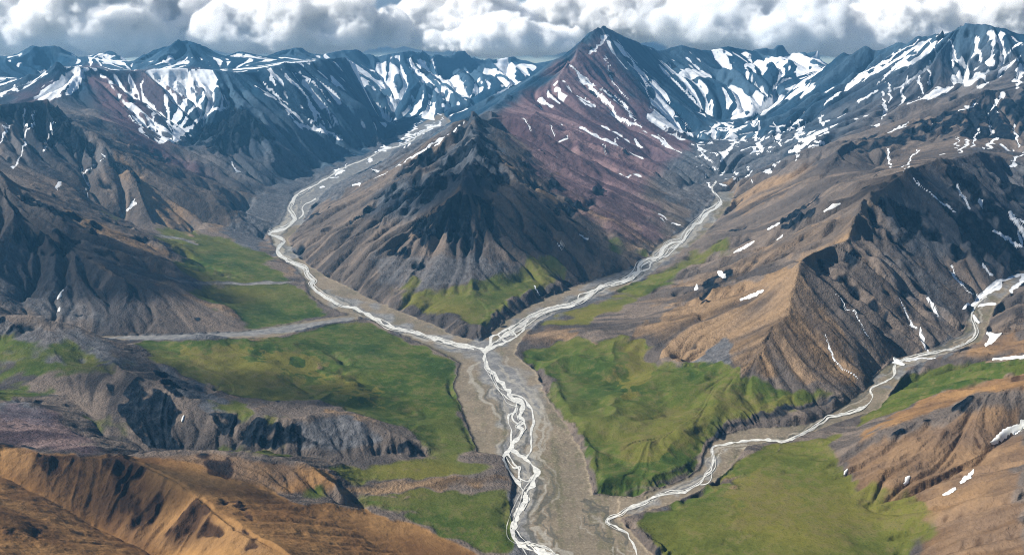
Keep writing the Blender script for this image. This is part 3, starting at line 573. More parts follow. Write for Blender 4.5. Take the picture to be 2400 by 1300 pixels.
area(blue, [(-30,400),(200,520),(400,680),(250,780),(-30,720)], .18, 25); area(blue, [(2040,470),(2300,350),(2420,380),(2420,640),(2150,600)], .45, 25); area(blue, [(-30,230),(150,240),(300,380),(150,420),(-30,380)], .35, 25)
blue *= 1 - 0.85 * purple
# snow: fields that break into fall-line streaks, then single drifts
drift = unit(0.55 * FLOW + 0.35 * S2 + 0.55 * S15 + 0.85 * S1 + 0.2 * WXf)
SNOWF = [
 (.33, [(-20,120),(300,130),(330,172),(210,160),(100,190),(-20,245)]), (.25, [(330,150),(420,92),(500,150),(480,165),(350,165)]), (.28, [(490,128),(620,128),(770,132),(690,155),(620,170),(545,176),(490,150)]),
 (.40, [(235,168),(300,165),(360,300),(340,300)]), (.52, [(330,166),(492,163),(548,242),(470,300),(410,332),(365,332),(345,260)]), (.36, [(560,180),(690,155),(820,330),(720,310),(640,250)]), (.30, [(700,150),(850,200),(950,300),(850,300)]),
 (.36, [(760,128),(1000,138),(1260,150),(1240,185),(1110,225),(1010,275),(940,260),(850,200)]), (.6, [(885,145),(955,165),(975,230),(1030,262),(1035,285),(960,275),(905,245)]), (.6, [(800,140),(860,150),(840,185),(790,170)]),
 (.55, [(1290,160),(1290,182),(1210,222),(1140,260),(1095,292),(1062,292),(1052,262),(1130,235),(1190,205)]),
 (.26, [(1420,72),(1510,150),(1625,322),(1570,300),(1500,260),(1440,140)]), (.9, [(1530,185),(1562,220),(1580,270),(1615,318),(1550,300),(1512,282),(1525,240)]), (.5, [(1430,75),(1395,115),(1350,140),(1400,100)]), (.60, [(1240,252),(1318,180),(1342,210),(1300,252)]),
 (.28, [(1500,100),(1560,110),(1650,112),(1700,200),(1700,280),(1640,270),(1560,180)]), (.85, [(1590,165),(1640,160),(1680,185),(1600,180)]), (.8, [(1740,150),(1860,130),(1960,135),(1900,190),(1880,215),(1800,262),(1780,285),(1755,240),(1780,205),(1750,180)]), (.6, [(1640,115),(1760,120),(1760,180),(1690,160)]), (.75, [(1690,195),(1760,225),(1770,275),(1710,275)]), (.5, [(1870,200),(1990,190),(1930,260),(1860,270)]),
 (.16, [(1930,260),(2000,170),(2180,90),(2250,70),(2180,200),(2100,270)]), (.20, [(2180,85),(2400,75),(2400,160),(2330,160),(2280,150),(2220,160)]), (.75, [(2215,195),(2240,172),(2300,155),(2320,198),(2285,210)]), (.28, [(2340,90),(2420,80),(2420,200),(2370,195),(2390,140)]), (.55, [(2115,250),(2190,235),(2200,205),(2235,205),(2180,250),(2130,270)]), (.4, [(1920,270),(2080,270),(2060,300),(1940,300)]),
 (.8, [(65,238),(100,210),(130,180),(188,156),(197,178),(172,213),(132,230)]), (.05, [(2060,300),(2250,250),(2400,210),(2400,400),(2250,360),(2080,390)]), (.18, [(1660,290),(1720,280),(1930,275),(1940,330),(1800,350),(1680,370)]), (.16, [(1600,330),(1800,350),(1800,420),(1700,440)]),
 (.14, [(1180,290),(1400,290),(1620,330),(1560,420),(1350,400)]),
]
srt = np.sort(drift[rock > 0.3][::97])
for cov, p in SNOWF:
    m = field(); area(m, p, 1.0, 7, ymin=14.2 if p[0] == (1290,160) else 0); m = blur(m, 3, 2)
    cov *= .56 if cov < .7 else 1.0
    th = srt[int(len(srt) * (1 - min(cov, .985)))]
    snow[:] = np.maximum(snow, sstep(drift + 0.25 * noise_g(2), th - .35, th + .35) * sstep(m, 0.3, 0.6))
DRIFTS = [
 ([(2155,95),(2060,155),(1990,205),(1935,250)], 5), ([(2150,125),(2100,160),(2055,190)], 4), ([(2090,140),(2000,190),(1960,225)], 3), ([(2050,212),(2010,240)], 5), ([(2130,170),(2115,220),(2110,245)], 6), ([(2160,160),(2155,210),(2150,230)], 5), ([(2180,145),(2183,200)], 3), ([(2060,215),(2075,250),(2070,280)], 6), ([(2075,190),(2080,215),(2085,240)], 4), ([(2130,247),(2200,215),(2230,205)], 9), ([(2290,90),(2292,140)], 8), ([(2350,78),(2310,150)], 8), ([(2400,95),(2340,140),(2320,165)], 6), ([(2390,130),(2340,180)], 5), ([(2400,155),(2382,200)], 11), ([(2230,95),(2240,160)], 4), ([(2175,95),(2190,130)], 4),
 ([(2350,220),(2332,255)], 4.5), ([(2245,256),(2285,242)], 4), ([(2295,305),(2287,325),(2280,345)], 6), ([(2266,330),(2250,356)], 5), ([(2240,325),(2242,345)], 3), ([(2340,320),(2310,350)], 5), ([(2080,350),(2086,390)], 3.5), ([(2150,350),(2120,395)], 3), ([(2396,362),(2374,388)], 4.5), ([(2070,312),(2130,290)], 3), ([(2375,290),(2385,340)], 4),
 ([(2150,425),(2180,455),(2240,495)], 4.5), ([(2240,435),(2275,482)], 4), ([(2130,415),(2160,440)], 3), ([(2370,500),(2400,532)], 7), ([(2365,512),(2400,560)], 8), ([(2340,540),(2400,582)], 5), ([(2305,622),(2330,645)], 5), ([(2225,640),(2250,660),(2285,692)], 3), ([(2232,628),(2252,670)], 5), ([(2105,690),(2120,740),(2155,785)], 4.5), ([(2155,772),(2165,792),(2175,826)], 8), ([(2170,695),(2205,735)], 4.5), ([(1960,690),(2000,730),(2035,790)], 3.5), ([(1930,780),(1958,840),(2015,888)], 3), ([(2195,835),(2100,850)], 3), ([(2298,460),(2310,480)], 5),
 ([(95,255),(60,310),(55,335),(30,395)], 4.5), ([(62,258),(55,300)], 3), ([(10,288),(12,310),(0,332)], 6), ([(130,280),(105,350)], 2), ([(242,365),(205,410),(205,465)], 3), ([(192,390),(205,430)], 2), ([(318,462),(300,492)], 2.5), ([(35,208),(0,222)], 6), ([(555,400),(545,380)], 4), ([(135,440),(140,430)], 5),
 ([(400,325),(400,250),(385,180)], 6), ([(400,325),(430,250),(450,170)], 8), ([(405,320),(470,240),(490,180)], 9), ([(410,325),(500,260),(540,246)], 7), ([(378,330),(358,270),(330,190)], 5), ([(345,322),(310,270)], 4), ([(395,330),(420,310),(440,300)], 14), ([(370,330),(390,320)], 8),
 ([(620,190),(660,240),(690,280)], 5), ([(600,200),(640,230)], 4), ([(670,170),(720,230),(760,290)], 5), ([(700,170),(780,240)], 4), ([(690,285),(740,300),(800,328)], 8), ([(720,230),(740,280)], 6), ([(760,240),(775,300)], 3), ([(640,170),(650,200)], 4),
 ([(1032,268),(1026,292),(990,310),(945,342)], 4), ([(985,285),(962,310),(945,332)], 4), ([(905,348),(880,356)], 4), ([(1090,287),(1010,340),(930,390)], 4), ([(905,405),(885,420)], 3), ([(815,388),(785,408),(800,402)], 4.5), ([(825,434),(840,432)], 4), ([(765,436),(755,440)], 4), ([(860,380),(870,375)], 4), ([(780,420),(795,415)], 3), ([(880,395),(890,400)], 3), ([(1000,300),(960,320),(925,345)], 3),
 ([(1338,155),(1400,220),(1440,262),(1498,298)], 8), ([(1410,210),(1460,240),(1490,285)], 5), ([(1440,92),(1500,170),(1560,245),(1620,310)], 4), ([(1480,140),(1510,185),(1522,240)], 5), ([(1415,130),(1440,190),(1475,235)], 3.5), ([(1422,80),(1385,118)], 6), ([(1350,220),(1390,250)], 4), ([(1360,230),(1395,250)], 4), ([(1570,150),(1610,210),(1640,260)], 4),
 ([(1700,288),(1722,318),(1690,372)], 9), ([(1772,282),(1775,318),(1788,348)], 8), ([(1815,282),(1820,312),(1828,338)], 8), ([(1872,280),(1878,300),(1868,318),(1880,330)], 7), ([(1700,360),(1685,372)], 7), ([(1630,340),(1650,370),(1670,378)], 5), ([(1680,290),(1660,315)], 6), ([(1900,325),(1868,345)], 6), ([(1920,270),(1930,295)], 6), ([(1765,392),(1750,415),(1725,424)], 5), ([(1665,390),(1690,410)], 3), ([(1800,400),(1812,402)], 6), ([(1760,360),(1770,352)], 5), ([(1850,360),(1870,350)], 5), ([(1720,400),(1718,410)], 4), ([(1880,330),(1915,322)], 5), ([(1690,432),(1700,440)], 4), ([(1660,430),(1668,445)], 4), ([(1780,340),(1790,360)], 6),
 ([(1225,275),(1242,305)], 1.6), ([(1290,300),(1300,320)], 3), ([(1312,330),(1330,322)], 3), ([(1445,320),(1455,350)], 2.5), ([(1490,330),(1505,345)], 4), ([(1560,310),(1600,325)], 5), ([(1540,320),(1570,345)], 3), ([(1420,340),(1425,360)], 2.5), ([(1360,545),(1385,560)], 2), ([(1310,570),(1330,582)], 2), ([(1545,500),(1560,515)], 3), ([(1575,520),(1590,524)], 3), ([(1250,672),(1268,690)], 2.5),
]
sn2 = field(); pr = np.random.default_rng(77)
BASIN = [(1640,300),(1720,280),(1930,275),(1935,330),(1860,380),(1800,430),(1680,440),(1620,370)]
for k in range(85):               # broken patches on the moraine below the cirque
    x_, y_ = pr.uniform(1610, 1940), pr.uniform(280, 440)
    if not in_poly(np.array([x_]), np.array([y_]), BASIN)[0] or pr.random() > 1.25 - (y_ - 280) / 190: continue
    a_ = pr.normal(-.25, .5); L_ = pr.uniform(4, 16)
    stroke(sn2, [(x_ - L_ * math.cos(a_), y_ - L_ * math.sin(a_) * .5), (x_, y_ + pr.normal(0, 2)), (x_ + L_ * math.cos(a_), y_ + L_ * math.sin(a_) * .5)], pr.uniform(1.4, 2.8), 1.0, 6, soft=.6)
for pts, w_ in DRIFTS: stroke(sn2, pts, max(w_ * .66, 1.5), 1.0, 6, soft=.6)
snow[:] = np.maximum(snow, sstep(sn2 + .20 * S1 + .10 * WXf, .36, .62) * (sn2 > .03))
snow_edges = [([(2395,640),(2330,670),(2292,700),(2268,722)], 7), ([(2400,645),(2370,680)], 5), ([(2300,716),(2335,710)], 4)]
for pts, w_ in snow_edges: stroke(snow, pts, w_, 1.0, 6)
# small outcrops and bare patches everywhere on the steep ground
nd = noise_g(3); ng = noise_g(4)
for pts, w_, v in [([(1385,1105),(1500,1085),(1620,1050)], 9, .55), ([(1400,1158),(1560,1115),(1640,1075)], 6, .6), ([(1285,925),(1305,893)], 6, .5), ([(1440,890),(1475,925),(1490,965)], 4, .4), ([(1340,965),(1368,940)], 4, .6), ([(925,938),(960,945),(1000,965)], 3, .6), ([(1050,1105),(1000,1112)], 4, .4), ([(1000,1155),(1080,1160),(1140,1190)], 7, .45), ([(2090,1190),(2110,1260)], 5, .4), ([(2040,1040),(2120,1005),(2230,965),(2330,940)], 7, .75), ([(2150,1010),(2180,1060)], 5, .5), ([(2250,985),(2290,1040)], 6, .55)]: stroke(dark, pts, w_, v, 8)  # gullies and crest crags; the bench shadow is painted dark as well
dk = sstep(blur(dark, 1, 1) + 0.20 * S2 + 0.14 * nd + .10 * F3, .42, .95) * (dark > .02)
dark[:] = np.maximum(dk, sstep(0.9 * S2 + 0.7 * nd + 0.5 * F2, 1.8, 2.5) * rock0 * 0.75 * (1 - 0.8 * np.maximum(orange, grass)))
gw = blur(grass, 6, 2) * .6 + blur(grass, 16, 2) * .4
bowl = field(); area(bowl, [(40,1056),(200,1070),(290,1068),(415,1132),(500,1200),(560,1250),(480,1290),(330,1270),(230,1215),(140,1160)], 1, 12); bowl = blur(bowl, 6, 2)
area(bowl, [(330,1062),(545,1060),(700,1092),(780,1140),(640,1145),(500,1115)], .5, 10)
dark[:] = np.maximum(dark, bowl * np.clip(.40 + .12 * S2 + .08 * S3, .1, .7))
grass[:] = sstep(gw * (1 - .25 * sstep(slope, .35, .7)) + 0.07 * F2 + 0.05 * F3 + .05 * ng + .05 * S2 - .45 * np.clip(tan_, 0, 1) + .06 * noise_g(9) - .10 * sstep(F1, .6, 1.6), .22, .72) * (gw > .02)
for pts, w_ in [([(690,661),(600,664),(500,664),(430,660),(360,640)], 3.5), ([(830,745),(740,762),(620,778),(500,786),(380,790),(250,793)], 6)]: stroke(grass, pts, w_, 1, 3, mode='cut')
for pts, w_, v in [([(1662,1060),(1668,1030),(1695,1003),(1780,975),(1900,945),(1975,925)], 8, .95), ([(1500,1130),(1600,1095),(1645,1060)], 5, .7), ([(1390,1162),(1480,1150),(1560,1130),(1640,1092)], 5, .8), ([(1292,930),(1262,868)], 4, .7), ([(1345,1000),(1385,1070)], 3, .6), ([(1310,900),(1300,930)], 4, .6), ([(1470,1240),(1540,1285),(1570,1330)], 7, .8), ([(1062,905),(1090,985),(1120,1056)], 2.2, .6), ([(1000,1044),(930,1030)], 4, .8)]:
    stroke(grass, pts, w_, v * .8, 8, mode='cut'); stroke(dark, pts, w_, v * .75, 8)  # bank lines; the shaded bench front is painted in as dark ground
grass *= (1 - gravel)
dark *= 1 - .6 * blur(grass, 2, 1)
tan_[:] = np.clip(tan_ * (0.9 + 0.35 * S2 + 0.25 * S3), 0, 1)
orange[:] = np.clip(orange * (1 - 0.35 * dark), 0, 1)
crag = blur(np.clip(dark, 0, 1), 2, 2) * rock0
rid = lambda a: 1 - 2 * np.minimum(np.abs(a), 1)
Z = (Z + crag * (rid(unit(fbm(GX + 11, GY + 17, 210.0, 2))) * 2.2 + rid(S15) * 1.6 + rid(unit(fbm(GX - 61, GY + 407, 70.0, 3))) * 1.0) * np.clip(pxm, 2.5, 9) * 1.7).astype(np.float32)
soft = lambda a, r=1: blur(a, r, 2)
grass, tan_, dark, grey, purple, orange, blue = soft(grass), soft(tan_), soft(dark), soft(grey, 2), soft(purple, 3), soft(orange, 2), soft(blue, 4)
gravel = soft(gravel) * np.clip(1.15 - .5 * sstep(F1 + .6 * F2 + .25 * (yk - 5), .6, 2.2), .3, 1)
chan = np.full((NV, NU), .5, np.float32); cr = np.random.default_rng(41)
MAINLINES = [([(1138,822),(1149,866),(1194,923),(1221,963),(1224,1000),(1205,1050),(1250,1100),(1240,1150),(1210,1215),(1250,1290),(1330,1330)], 60, 70, (10, 45)), ([(1138,822),(1035,799),(910,765),(830,722),(742,682),(715,628),(650,590),(640,548),(690,512),(680,480),(745,430)], 30, 16, (0, 6)), ([(1138,822),(1195,780),(1245,745),(1330,718),(1400,675),(1484,648),(1546,600),(1605,552),(1660,500),(1690,470)], 40, 20, (0, 0)), ([(1426,1217),(1545,1160),(1668,1100),(1672,1050),(1835,1034),(1940,980),(2040,920),(2098,860),(2240,815),(2284,765),(2310,695)], 26, 14, (0, 0)), ([(1380,1170),(1420,1200),(1480,1260),(1520,1330)], 16, 50, (-40, 0))]
for pts, cnt, spread, bias in MAINLINES:
    P_ = np.array(pts, float); cl = np.concatenate([[0], np.cumsum(np.hypot(*np.diff(P_, axis=0).T))])
    for q in range(cnt):
        L_ = cr.uniform(.12, .35) * cl[-1]; s0 = cr.uniform(0, cl[-1] - L_ * .6); sl = np.linspace(s0, min(s0 + L_, cl[-1]), 9)
        X = np.interp(sl, cl, P_[:, 0]); Yp = np.interp(sl, cl, P_[:, 1]); tx, ty = np.gradient(X), np.gradient(Yp); l = np.hypot(tx, ty) + 1e-6
        o_ = cr.uniform(-1, 1) * spread * (.5 + .5 * np.sin(np.linspace(0, 3.1, 9))) + cr.normal(0, spread * .07, 9)
        m = field(); wl_ = cr.uniform(1.3, 2.6 if spread < 30 else 5.0)
        stroke(m, [(X[k] - ty[k] / l[k] * o_[k] + bias[0], Yp[k] + tx[k] / l[k] * o_[k] * .6 + bias[1] * .3) for k in range(9)], wl_, 1.0, 5, soft=.7)
        chan += m * bedm * cr.choice([-.42, .30, .42])
chan = np.clip(chan, 0, 1)
streaks = np.clip(0.5 + 0.16 * S2 + 0.12 * S1 + 0.12 * S3, 0, 1)
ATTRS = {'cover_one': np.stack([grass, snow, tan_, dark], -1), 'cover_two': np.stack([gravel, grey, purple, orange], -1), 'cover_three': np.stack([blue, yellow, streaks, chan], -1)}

# ---------------------------------------------------------------- ground material
class NT:
    def __init__(s, mat): s.t = mat.node_tree
    def n(s, typ, **kw):
        nd_ = s.t.nodes.new(typ)
        for k, v in kw.items():
            if k.startswith('i_'): nd_.inputs[k[2:]].default_value = v
            elif k.startswith('n_'): nd_.inputs[int(k[2:])].default_value = v
            else: setattr(nd_, k, v)
        return nd_
    def l(s, a, b): s.t.links.new(a, b)
    def math(s, op, a, b=None, c=None, clamp=False):
        m = s.n('ShaderNodeMath', operation=op, use_clamp=clamp)
        for k, v in enumerate((a, b, c)):
            if v is None: continue
            if isinstance(v, (int, float)): m.inputs[k].default_value = v
            else: s.l(v, m.inputs[k])
        return m.outputs[0]
    def mix(s, f, a, b, blend='MIX'):
        m = s.n('ShaderNodeMix', data_type='RGBA', blend_type=blend)
        for idx, v in ((0, f), (6, a), (7, b)):
            if isinstance(v, (int, float)): m.inputs[idx].default_value = v
            elif isinstance(v, tuple): m.inputs[idx].default_value = v if len(v) == 4 else v + (1,)
            else: s.l(v, m.inputs[idx])
        return m.outputs[2]
    def smooth(s, v, lo, hi):
        m = s.n('ShaderNodeMapRange', interpolation_type='SMOOTHSTEP'); s.l(v, m.inputs[0]); m.inputs[1].default_value = lo; m.inputs[2].default_value = hi
        return m.outputs[0]
    def noise(s, co, scale, detail=6, rough=.6):
        n_ = s.n('ShaderNodeTexNoise'); s.l(co, n_.inputs['Vector']); n_.inputs['Scale'].default_value = scale; n_.inputs['Detail'].default_value = detail; n_.inputs['Roughness'].default_value = rough
        return n_.outputs['Fac']
def new_mat(name):
    m = bpy.data.materials.new(name); m.use_nodes = True
    return m, NT(m), m.node_tree.nodes['Principled BSDF']
gm, T, bs = new_mat('mountain_ground')
geo = T.n('ShaderNodeNewGeometry'); co = geo.outputs['Position']
def attr(nm):
    a = T.n('ShaderNodeAttribute', attribute_name=nm); sx = T.n('ShaderNodeSeparateColor'); T.l(a.outputs['Color'], sx.inputs[0])
    return sx.outputs[0], sx.outputs[1], sx.outputs[2], a.outputs['Alpha']
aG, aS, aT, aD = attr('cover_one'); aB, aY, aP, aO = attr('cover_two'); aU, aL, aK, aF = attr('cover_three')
nb = T.noise(co, 1/260, 8, .62); ns = T.noise(co, 1/38, 6, .65); nx = T.noise(co, 1/900, 5, .55); nf = T.noise(co, 1/9, 4, .6)
br = lambda a, k, lo, hi: T.smooth(T.math('ADD', a, T.math('MULTIPLY', T.math('SUBTRACT', T.math('ADD', T.math('MULTIPLY', nb, .5), T.math('MULTIPLY', ns, .5)), .5), k)), lo, hi)
rockc = T.mix(T.smooth(nx, .38, .62), (.062, .054, .051), (.118, .097, .083))
rockc = T.mix(T.smooth(aK, .35, .75), rockc, (.165, .130, .105))
c = T.mix(T.math('MULTIPLY', aU, .9), rockc, T.mix(T.smooth(aK, .3, .8), (.007, .034, .066), (.04, .088, .135)))  # far rock leans blue, standing in for part of the haze
c = T.mix(T.math('MULTIPLY', br(aY, .5, .25, .75), .9), c, T.mix(T.smooth(ns, .35, .65), (.075, .078, .086), (.125, .126, .132)))
c = T.mix(T.math('MULTIPLY', aP, .85), c, T.mix(T.smooth(aK, .3, .75), (.098, .056, .068), (.225, .138, .145)))
c = T.mix(br(aT, .35, .15, .95), c, T.mix(T.smooth(T.math('ADD', T.math('MULTIPLY', nb, .6), T.math('MULTIPLY', aK, .4)), .36, .62), (.125, .082, .048), (.255, .170, .100)))
c = T.mix(br(aO, .2, .05, .75), c, T.mix(T.smooth(nb, .35, .68), (.135, .070, .029), (.300, .168, .066)))
gr = T.mix(T.smooth(nb, .36, .64), (.034, .058, .011), (.082, .110, .020))
gr = T.mix(aL, gr, (.145, .128, .028))
gr = T.mix(T.math('MULTIPLY', T.smooth(T.math('ADD', T.math('MULTIPLY', ns, .6), T.math('MULTIPLY', nb, .4)), .47, .60), .62), gr, (.115, .092, .040))
gr = T.mix(T.math('MULTIPLY', T.smooth(nx, .5, .7), .4), gr, (.05, .085, .03))
gr = T.mix(T.math('MULTIPLY', T.smooth(nf, .53, .68), .55), gr, (.016, .030, .008))
c = T.mix(br(aG, .75, .22, .78), c, gr)
bed = T.mix(T.smooth(nb, .35, .65), (.205, .165, .118), (.155, .130, .095))
bed = T.mix(T.math('MULTIPLY', T.smooth(T.math('ADD', T.math('MULTIPLY', aK, .25), T.math('MULTIPLY', T.math('ADD', ns, nb), .375)), .48, .60), .6), bed, (.095, .090, .050)); bed = T.mix(T.math('MULTIPLY', T.smooth(nf, .55, .75), .5), bed, (.29, .25, .19))
bed = T.mix(T.math('MULTIPLY', br(aY, .9, .15, .95), .85), bed, T.mix(T.smooth(ns, .4, .65), (.150, .152, .158), (.22, .215, .205)))
bed = T.mix(T.math('MULTIPLY', T.smooth(aF, .55, .95), .75), bed, (.30, .275, .23)); bed = T.mix(T.math('MULTIPLY', T.smooth(aF, .45, .08), .75), bed, (.085, .082, .068))
c = T.mix(T.smooth(aB, .35, .65), c, bed)
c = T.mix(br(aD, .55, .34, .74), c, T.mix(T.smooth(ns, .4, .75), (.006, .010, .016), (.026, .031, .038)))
c = T.mix(T.math('MULTIPLY', T.smooth(aO, .15, .4), T.math('MULTIPLY', br(aD, .5, .1, .6), .72)), c, (.075, .040, .020))
var = T.math('ADD', .10, T.math('MULTIPLY', T.math('ADD', T.math('MULTIPLY', nf, .5), T.math('MULTIPLY', ns, .5)), 1.8))
c = T.mix(1.0, c, T.mix(0.0, (1, 1, 1), (1, 1, 1)), 'MULTIPLY') if False else c
var = T.math('ADD', T.math('MULTIPLY', var, T.math('SUBTRACT', 1.0, T.math('MULTIPLY', aO, .75))), T.math('MULTIPLY', aO, .78))
vm = T.n('ShaderNodeVectorMath', operation='SCALE'); T.l(c, vm.inputs[0]); T.l(var, vm.inputs['Scale']); c = vm.outputs[0]
sm = T.math('MULTIPLY', br(aS, .45, .30, .75), .97)
c = T.mix(sm, c, T.mix(T.smooth(T.math('ADD', T.math('MULTIPLY', nb, .6), T.math('MULTIPLY', ns, .4)), .36, .6), (.60, .61, .62), (.86, .88, .90)))
T.l(c, bs.inputs['Base Color']); bs.inputs['Roughness'].default_value = .95; bs.inputs['Specular IOR Level'].default_value = .02
bp = T.n('ShaderNodeBump'); bp.inputs['Distance'].default_value = 16.0; bp.inputs['Strength'].default_value = 1.0
hb = T.math('ADD', T.math('MULTIPLY', ns, 1.0), T.math('MULTIPLY', nf, .5))
hb = T.math('MULTIPLY', hb, T.math('SUBTRACT', 1.0, T.math('MULTIPLY', aO, .85)))
hb = T.math('MULTIPLY', hb, T.math('SUBTRACT', 1.0, T.math('MULTIPLY', T.math('MAXIMUM', T.math('MAXIMUM', sm, aB), T.math('MULTIPLY', aG, .85)), .8)))
T.l(hb, bp.inputs['Height']); T.l(bp.outputs[0], bs.inputs['Normal'])

# ---------------------------------------------------------------- terrain meshes
gxf, gyf = grads(Z)
NRM = np.stack([-gxf, -gyf, np.ones_like(gxf)], -1); NRM /= np.linalg.norm(NRM, axis=-1, keepdims=True)
VERT = np.stack([GX, GY, Z + CAMZ], -1).astype(np.float32)
def tag(o, label=None, cat=None, group=None, kind=None):
    for k, v in (('label', label), ('category', cat), ('group', group), ('kind', kind)):
        if v: o[k] = v
    return o
def terrain(name, mask, mat, **kw):   # mask over faces (NV-1, NU-1)
    fi, fj = np.nonzero(mask)
    a = fi * NU + fj
    quads = np.stack([a, a + 1, a + NU + 1, a + NU], -1)
    used, inv = np.unique(quads, return_inverse=True); inv = inv.reshape(-1).astype(np.int32)
    me = bpy.data.meshes.new(name)
    me.vertices.add(len(used)); me.vertices.foreach_set('co', VERT.reshape(-1, 3)[used].ravel())
    me.loops.add(len(inv)); me.loops.foreach_set('vertex_index', inv)
    nf = len(fi); me.polygons.add(nf)
    me.polygons.foreach_set('loop_start', np.arange(0, nf * 4, 4, dtype=np.int32))
    me.update(calc_edges=True)
    me.polygons.foreach_set('use_smooth', np.ones(nf, bool))
    for an, arr in ATTRS.items():
        at = me.attributes.new(an, 'FLOAT_COLOR', 'POINT'); at.data.foreach_set('color', arr.reshape(-1, 4)[used].ravel().astype(np.float32))
    cn = me.attributes.new('custom_normal', 'FLOAT_VECTOR', 'POINT'); cn.data.foreach_set('vector', NRM.reshape(-1, 3)[used].ravel().astype(np.float32))
    me.materials.append(mat); me.update()
    o = bpy.data.objects.new(name, me); C.objects.link(o)
    return tag(o, **kw)

# ---------------------------------------------------------------- which mountain each face belongs to
hy2, hx2 = Zh.shape
zz = np.pad(Zh, 1, constant_values=-1e9)
best = Zh.copy(); par = np.arange(hy2 * hx2).reshape(hy2, hx2)
base = par.copy()
for di in (-1, 0, 1):
    for dj in (-1, 0, 1):
        if di == 0 and dj == 0: continue
        q = zz[1 + di:1 + di + hy2, 1 + dj:1 + dj + hx2]
        m = q > best; best[m] = q[m]; par[m] = (base + di * hx2 + dj)[m]
par = par.ravel()
for _ in range(14): par = par[par]
oh = np.full((hy2, hx2), -1, np.int16)
I, J = np.nonzero(own >= 0); oh[np.minimum(I // 2, hy2 - 1), np.minimum(J // 2, hx2 - 1)] = own[I, J]
for _ in range(3):                 # a crest cell may sit one cell off its line
    p = np.pad(oh, 1, constant_values=-1); mx = np.max([p[1 + a:1 + a + hy2, 1 + b:1 + b + hx2] for a in (-1, 0, 1) for b in (-1, 0, 1)], axis=0)
    oh = np.where(oh < 0, mx, oh)
reg = oh.ravel()[par].reshape(hy2, hx2)
oneh = [blur((reg == k).astype(np.float32), 3, 2) for k in range(len(OWN))]
none = blur((reg < 0).astype(np.float32), 3, 2)
reg = np.argmax(np.stack([none] + oneh[1:], 0), 0)
REG = reg[np.minimum(np.arange(NV - 1) // 2, hy2 - 1)][:, np.minimum(np.arange(NU - 1) // 2, hx2 - 1)]
FX, FY = PX[:-1, :-1], PY[:-1, :-1]; fyk = yk[:-1, :-1]; fbed = bedm[:-1, :-1]
gla_l = in_poly(FX, FY, [(1290,160),(1292,182),(1210,222),(1140,260),(1095,292),(1062,292),(1052,262),(1130,235),(1190,205)]) & (fyk > 13.5)
gla_r = in_poly(FX, FY, [(1740,150),(1860,130),(1960,135),(1900,190),(1880,215),(1800,262),(1780,285),(1755,240),(1780,205),(1750,180)]) & (fyk > 13.0)
def flat(poly, y0, y1): return in_poly(FX, FY, poly) & (fyk > y0) & (fyk < y1) & ~fbed
mead = {k: flat(p, a, b) for k, (p, a, b) in {
  'left': (GRASS[0][1], 3.0, 5.2), 'terrace': (GRASS[6][1], 4.5, 6.6), 'bench': (GRASS[11][1], 2.6, 4.9), 'lower': (GRASS[13][1], 2.0, 4.4),
  'fan_a': (GRASS[1][1], 5, 8), 'fan_b': (GRASS[2][1], 4.8, 7.5), 'fan_c': (GRASS[3][1], 4.3, 6.5), 'strip_a': (GRASS[16][1], 2.5, 3.4), 'strip_b': (GRASS[18][1], 2.2, 3.2)}.items()}
taken = np.zeros_like(fbed)
def take(m):
    global taken
    m = m & ~taken; taken |= m; return m
MT = 'mountains around the river valley'; HL = 'bare hills in the foreground'; MD = 'green meadows beside the rivers'
terrain('riverbed', take(fbed), gm, label='grey and tan gravel riverbed carrying the pale braided streams', cat='riverbed', kind='structure')
terrain('glacier', take(gla_l), gm, label='pale glacier tongue curving down behind the pointed central mountain', cat='glacier', group='glaciers under the clouds', kind='structure')
terrain('glacier', take(gla_r), gm, label='snowy glacier in the cirque between high peak and cloudy massif', cat='glacier', group='glaciers under the clouds', kind='structure')
for k, lab in [('left', 'broad green meadow with tan streaks left of the river junction'), ('terrace', 'green terrace at the foot of the pointed central mountain'), ('bench', 'hummocky green bench below the brown pyramid ridge'), ('lower', 'smooth olive meadow in front of the small eastern stream'),
               ('fan_a', 'uppermost green strip on the valley fan below the far spur'), ('fan_b', 'middle green strip on the valley fan'), ('fan_c', 'green fan between the two grey side streams'), ('strip_a', 'narrow green strip along the thin side stream'), ('strip_b', 'green slope between orange hillside and main river')]:
    terrain('meadow', take(mead[k]), gm, label=lab, cat='meadow', group=MD, kind='structure')
for k, nm, lab, g in [
  ('central', 'mountain', 'pointed dark central mountain standing between the two rivers', MT), ('peak', 'mountain', 'tall purple peak with snow streaks, summit just under the clouds', MT),
  ('brown', 'mountain', 'brown pyramid ridge with snow gullies above the eastern stream', MT), ('dark', 'mountain', 'dark rocky ridge with snow chutes behind the brown pyramid ridge', MT),
  ('massif', 'mountain', 'blue snow-streaked massif whose top meets the clouds', MT), ('west', 'mountain', 'brown mountain holding the white fan-shaped snow bowl', MT),
  ('far', 'mountain', 'far blue range with a small pyramid summit under the cloud', MT), ('north', 'mountain', 'dark rounded hill with thin snow gullies before the snow bowl', MT),
  ('mid', 'mountain', 'grey craggy mountain with dark outcrops above the green fans', MT), ('lower', 'hill', 'low grey hill between the dry side stream and the dark crags', HL),
  ('green', 'hill', 'grassy hill with black crags along its front', HL), ('smooth', 'hill', 'smooth mauve rounded hill behind the orange ridge', HL), ('orange', 'hill', 'orange ridge with a dark crumbling bowl in its face', HL),
  ('rear', 'hill', 'rust brown ridge with a dark cliff behind the orange slope', HL), ('near', 'hill', 'tan slope across the gully from the crumbling bowl', HL), ('hill', 'hill', 'dark brown hill with an orange back slope and three snow patches', HL)]:
    terrain(nm, take(REG == OWN.index(k)), gm, label=lab, cat=nm, group=g, kind='structure')
terrain('valley_floor', take(~taken), gm, label='open scree and grass ground between mountains and riverbed', cat='valley floor', kind='structure')

